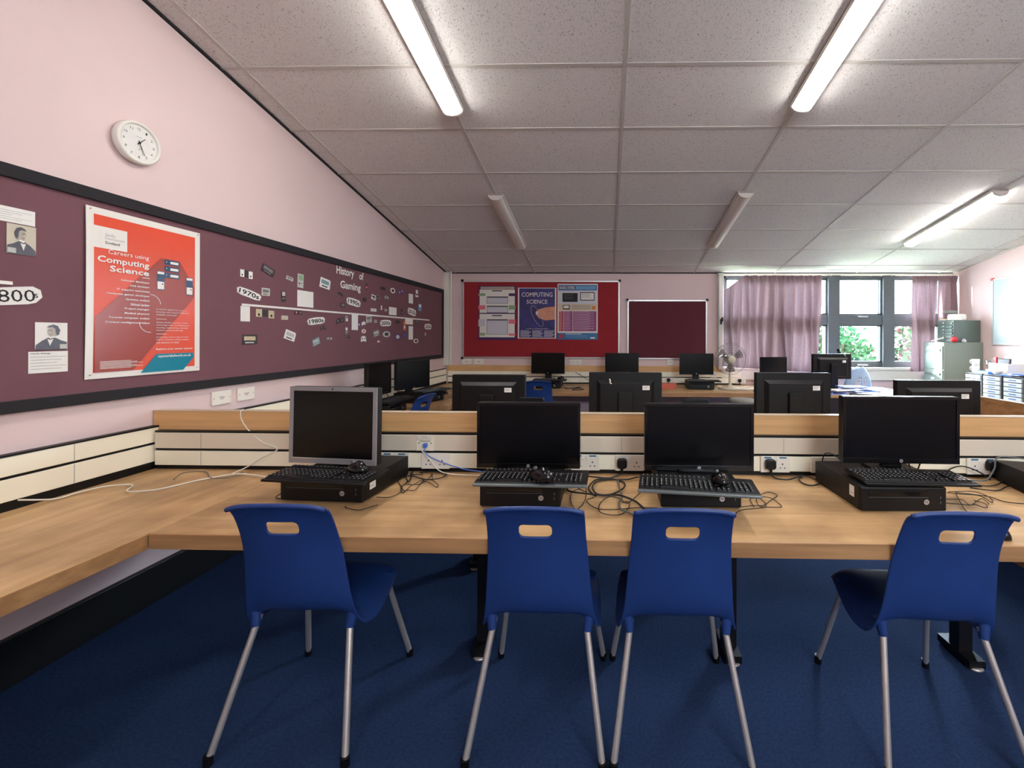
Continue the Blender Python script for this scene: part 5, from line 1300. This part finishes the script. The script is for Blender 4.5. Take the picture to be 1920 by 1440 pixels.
tag(MB().box(0, .09, 0, .10, 0, .045, 'paper_white').build('paper_stack', M=Matrix.Translation((4.76, 5.44, ZT)), bevel=.002), 'small paper stack under the plastic cup', 'paper')
tag(MB().box(0, .10, 0, .22, 0, .032, 'folder_blue').build('blue_box', M=Matrix.Translation((4.585, 5.30, ZT)), bevel=.003), 'flat blue box lying on the drawer trays', 'box')
tag(MB().ball((0, 0, .0), .05, 'paper_white', sz=.8).build('paper_ball', M=Matrix.Translation((4.64, 5.24, ZT + .0395))), 'rounded white lump beside the blue box', 'paper')
for k, (y, r_, c_, lb) in enumerate([(5.08, .1, 'folder_blue', 'blue folder hanging over the edge of the drawer trays'), (4.96, -.12, 'paper_white', 'loose white papers on the nearest drawer tray unit'), (4.90, .2, 'folder_blue', 'blue folder at the right edge on the drawer trays')]):
    tag(MB().box(-.05, .22, -.08, .08, 0, .010, c_).build('folder' if k != 1 else 'paper_sheet', M=Matrix.Translation((4.62, y, ZT + .0005 + k * .0105)) @ Matrix.Rotation(r_, 4, 'Z'), bevel=.002), lb, 'folder' if k != 1 else 'paper')
t = thing('whiteboard', 'large white board with a thin metal frame on the right wall', 'whiteboard', M=onright(5.86, 1.34))
MB().box(0, 2.4, 0, .87, 0, .012, 'enamel_white').build('writing_surface', parent=t)
for (a0, a1, b0, b1) in ((0, 2.4, .85, .87), (0, 2.4, 0, .02), (0, .02, .02, .85), (2.38, 2.4, .02, .85)): MB().box(a0, a1, b0, b1, .0, .02, 'aluminium').build('frame_bar', parent=t, bevel=.002)
MB().rbox(-.012, .022, .85, .885, 0, .025, .008, 'red_box').build('corner_cap', parent=t)

# ------------------------------------------------------------------ ceiling lights
def fixture(x, y0, y1, lit, label, grp, m_='lamp_lit'):
    # batten under the sloping ceiling: local b down the slope, n into the room
    t = thing('ceiling_light', label, 'light', M=slope_frame(x, y0, .007), group=grp)
    L = (y1 - y0) * math.sqrt(1 + TAN * TAN)
    MB().box(-.069, .069, 0, L, 0, .020, 'lamp_cap').box(-.073, -.0695, 0, L, 0, .029, 'lamp_cap').box(.0695, .073, 0, L, 0, .029, 'lamp_cap').build('batten', parent=t, bevel=.001)
    m = MB(); n = 10; vs = []
    for b_ in (.018, L - .018):
        for k in range(n + 1):
            th = PI * k / n; vs.append((.068 * math.cos(th), b_, .014 + .052 * math.sin(th) ** .8))
    m.add(vs, [(k, k + 1, n + 1 + k + 1, n + 1 + k) for k in range(n)], m_ if lit else 'lamp_off', True)
    m.build('diffuser', parent=t)
    for b0 in (0, L - .018):
        c_ = MB(); P = [(.070 * math.cos(PI * k / n), .014 + .055 * math.sin(PI * k / n) ** .8) for k in range(n + 1)] + [(-.070, 0), (.070, 0)]
        N = len(P); vs = [(p[0], b0, p[1]) for p in P] + [(p[0], b0 + .018, p[1]) for p in P]
        c_.add(vs, [tuple(range(N)), tuple(range(N, 2 * N))[::-1]] + [(i, N + i, N + (i + 1) % N, (i + 1) % N) for i in range(N)], 'lamp_cap')
        c_.build('end_cap', parent=t)
LG = 'fluorescent strip lights on the ceiling'
fixture(-1.082, 1.79, 3.03, True, 'lit fluorescent strip light above the left of the front row', LG)
fixture(1.335, 1.78, 3.02, True, 'lit fluorescent strip light above the right of the front row', LG)
fixture(3.70, 1.78, 3.02, True, 'lit fluorescent strip light beyond the right edge', LG)
fixture(-1.080, 4.19, 5.44, False, 'unlit strip light in front of the red notice board', LG)
fixture(1.325, 4.16, 5.42, False, 'unlit strip light in front of the curtain', LG)
fixture(3.69, 4.14, 5.38, True, 'lit fluorescent strip light near the window', LG, 'lamp_bright')
for x in (-1.08, 1.33, 3.70): fixture(x, -1.2, .04, True, 'lit fluorescent strip light behind the photographer', 'strip lights behind the photographer')
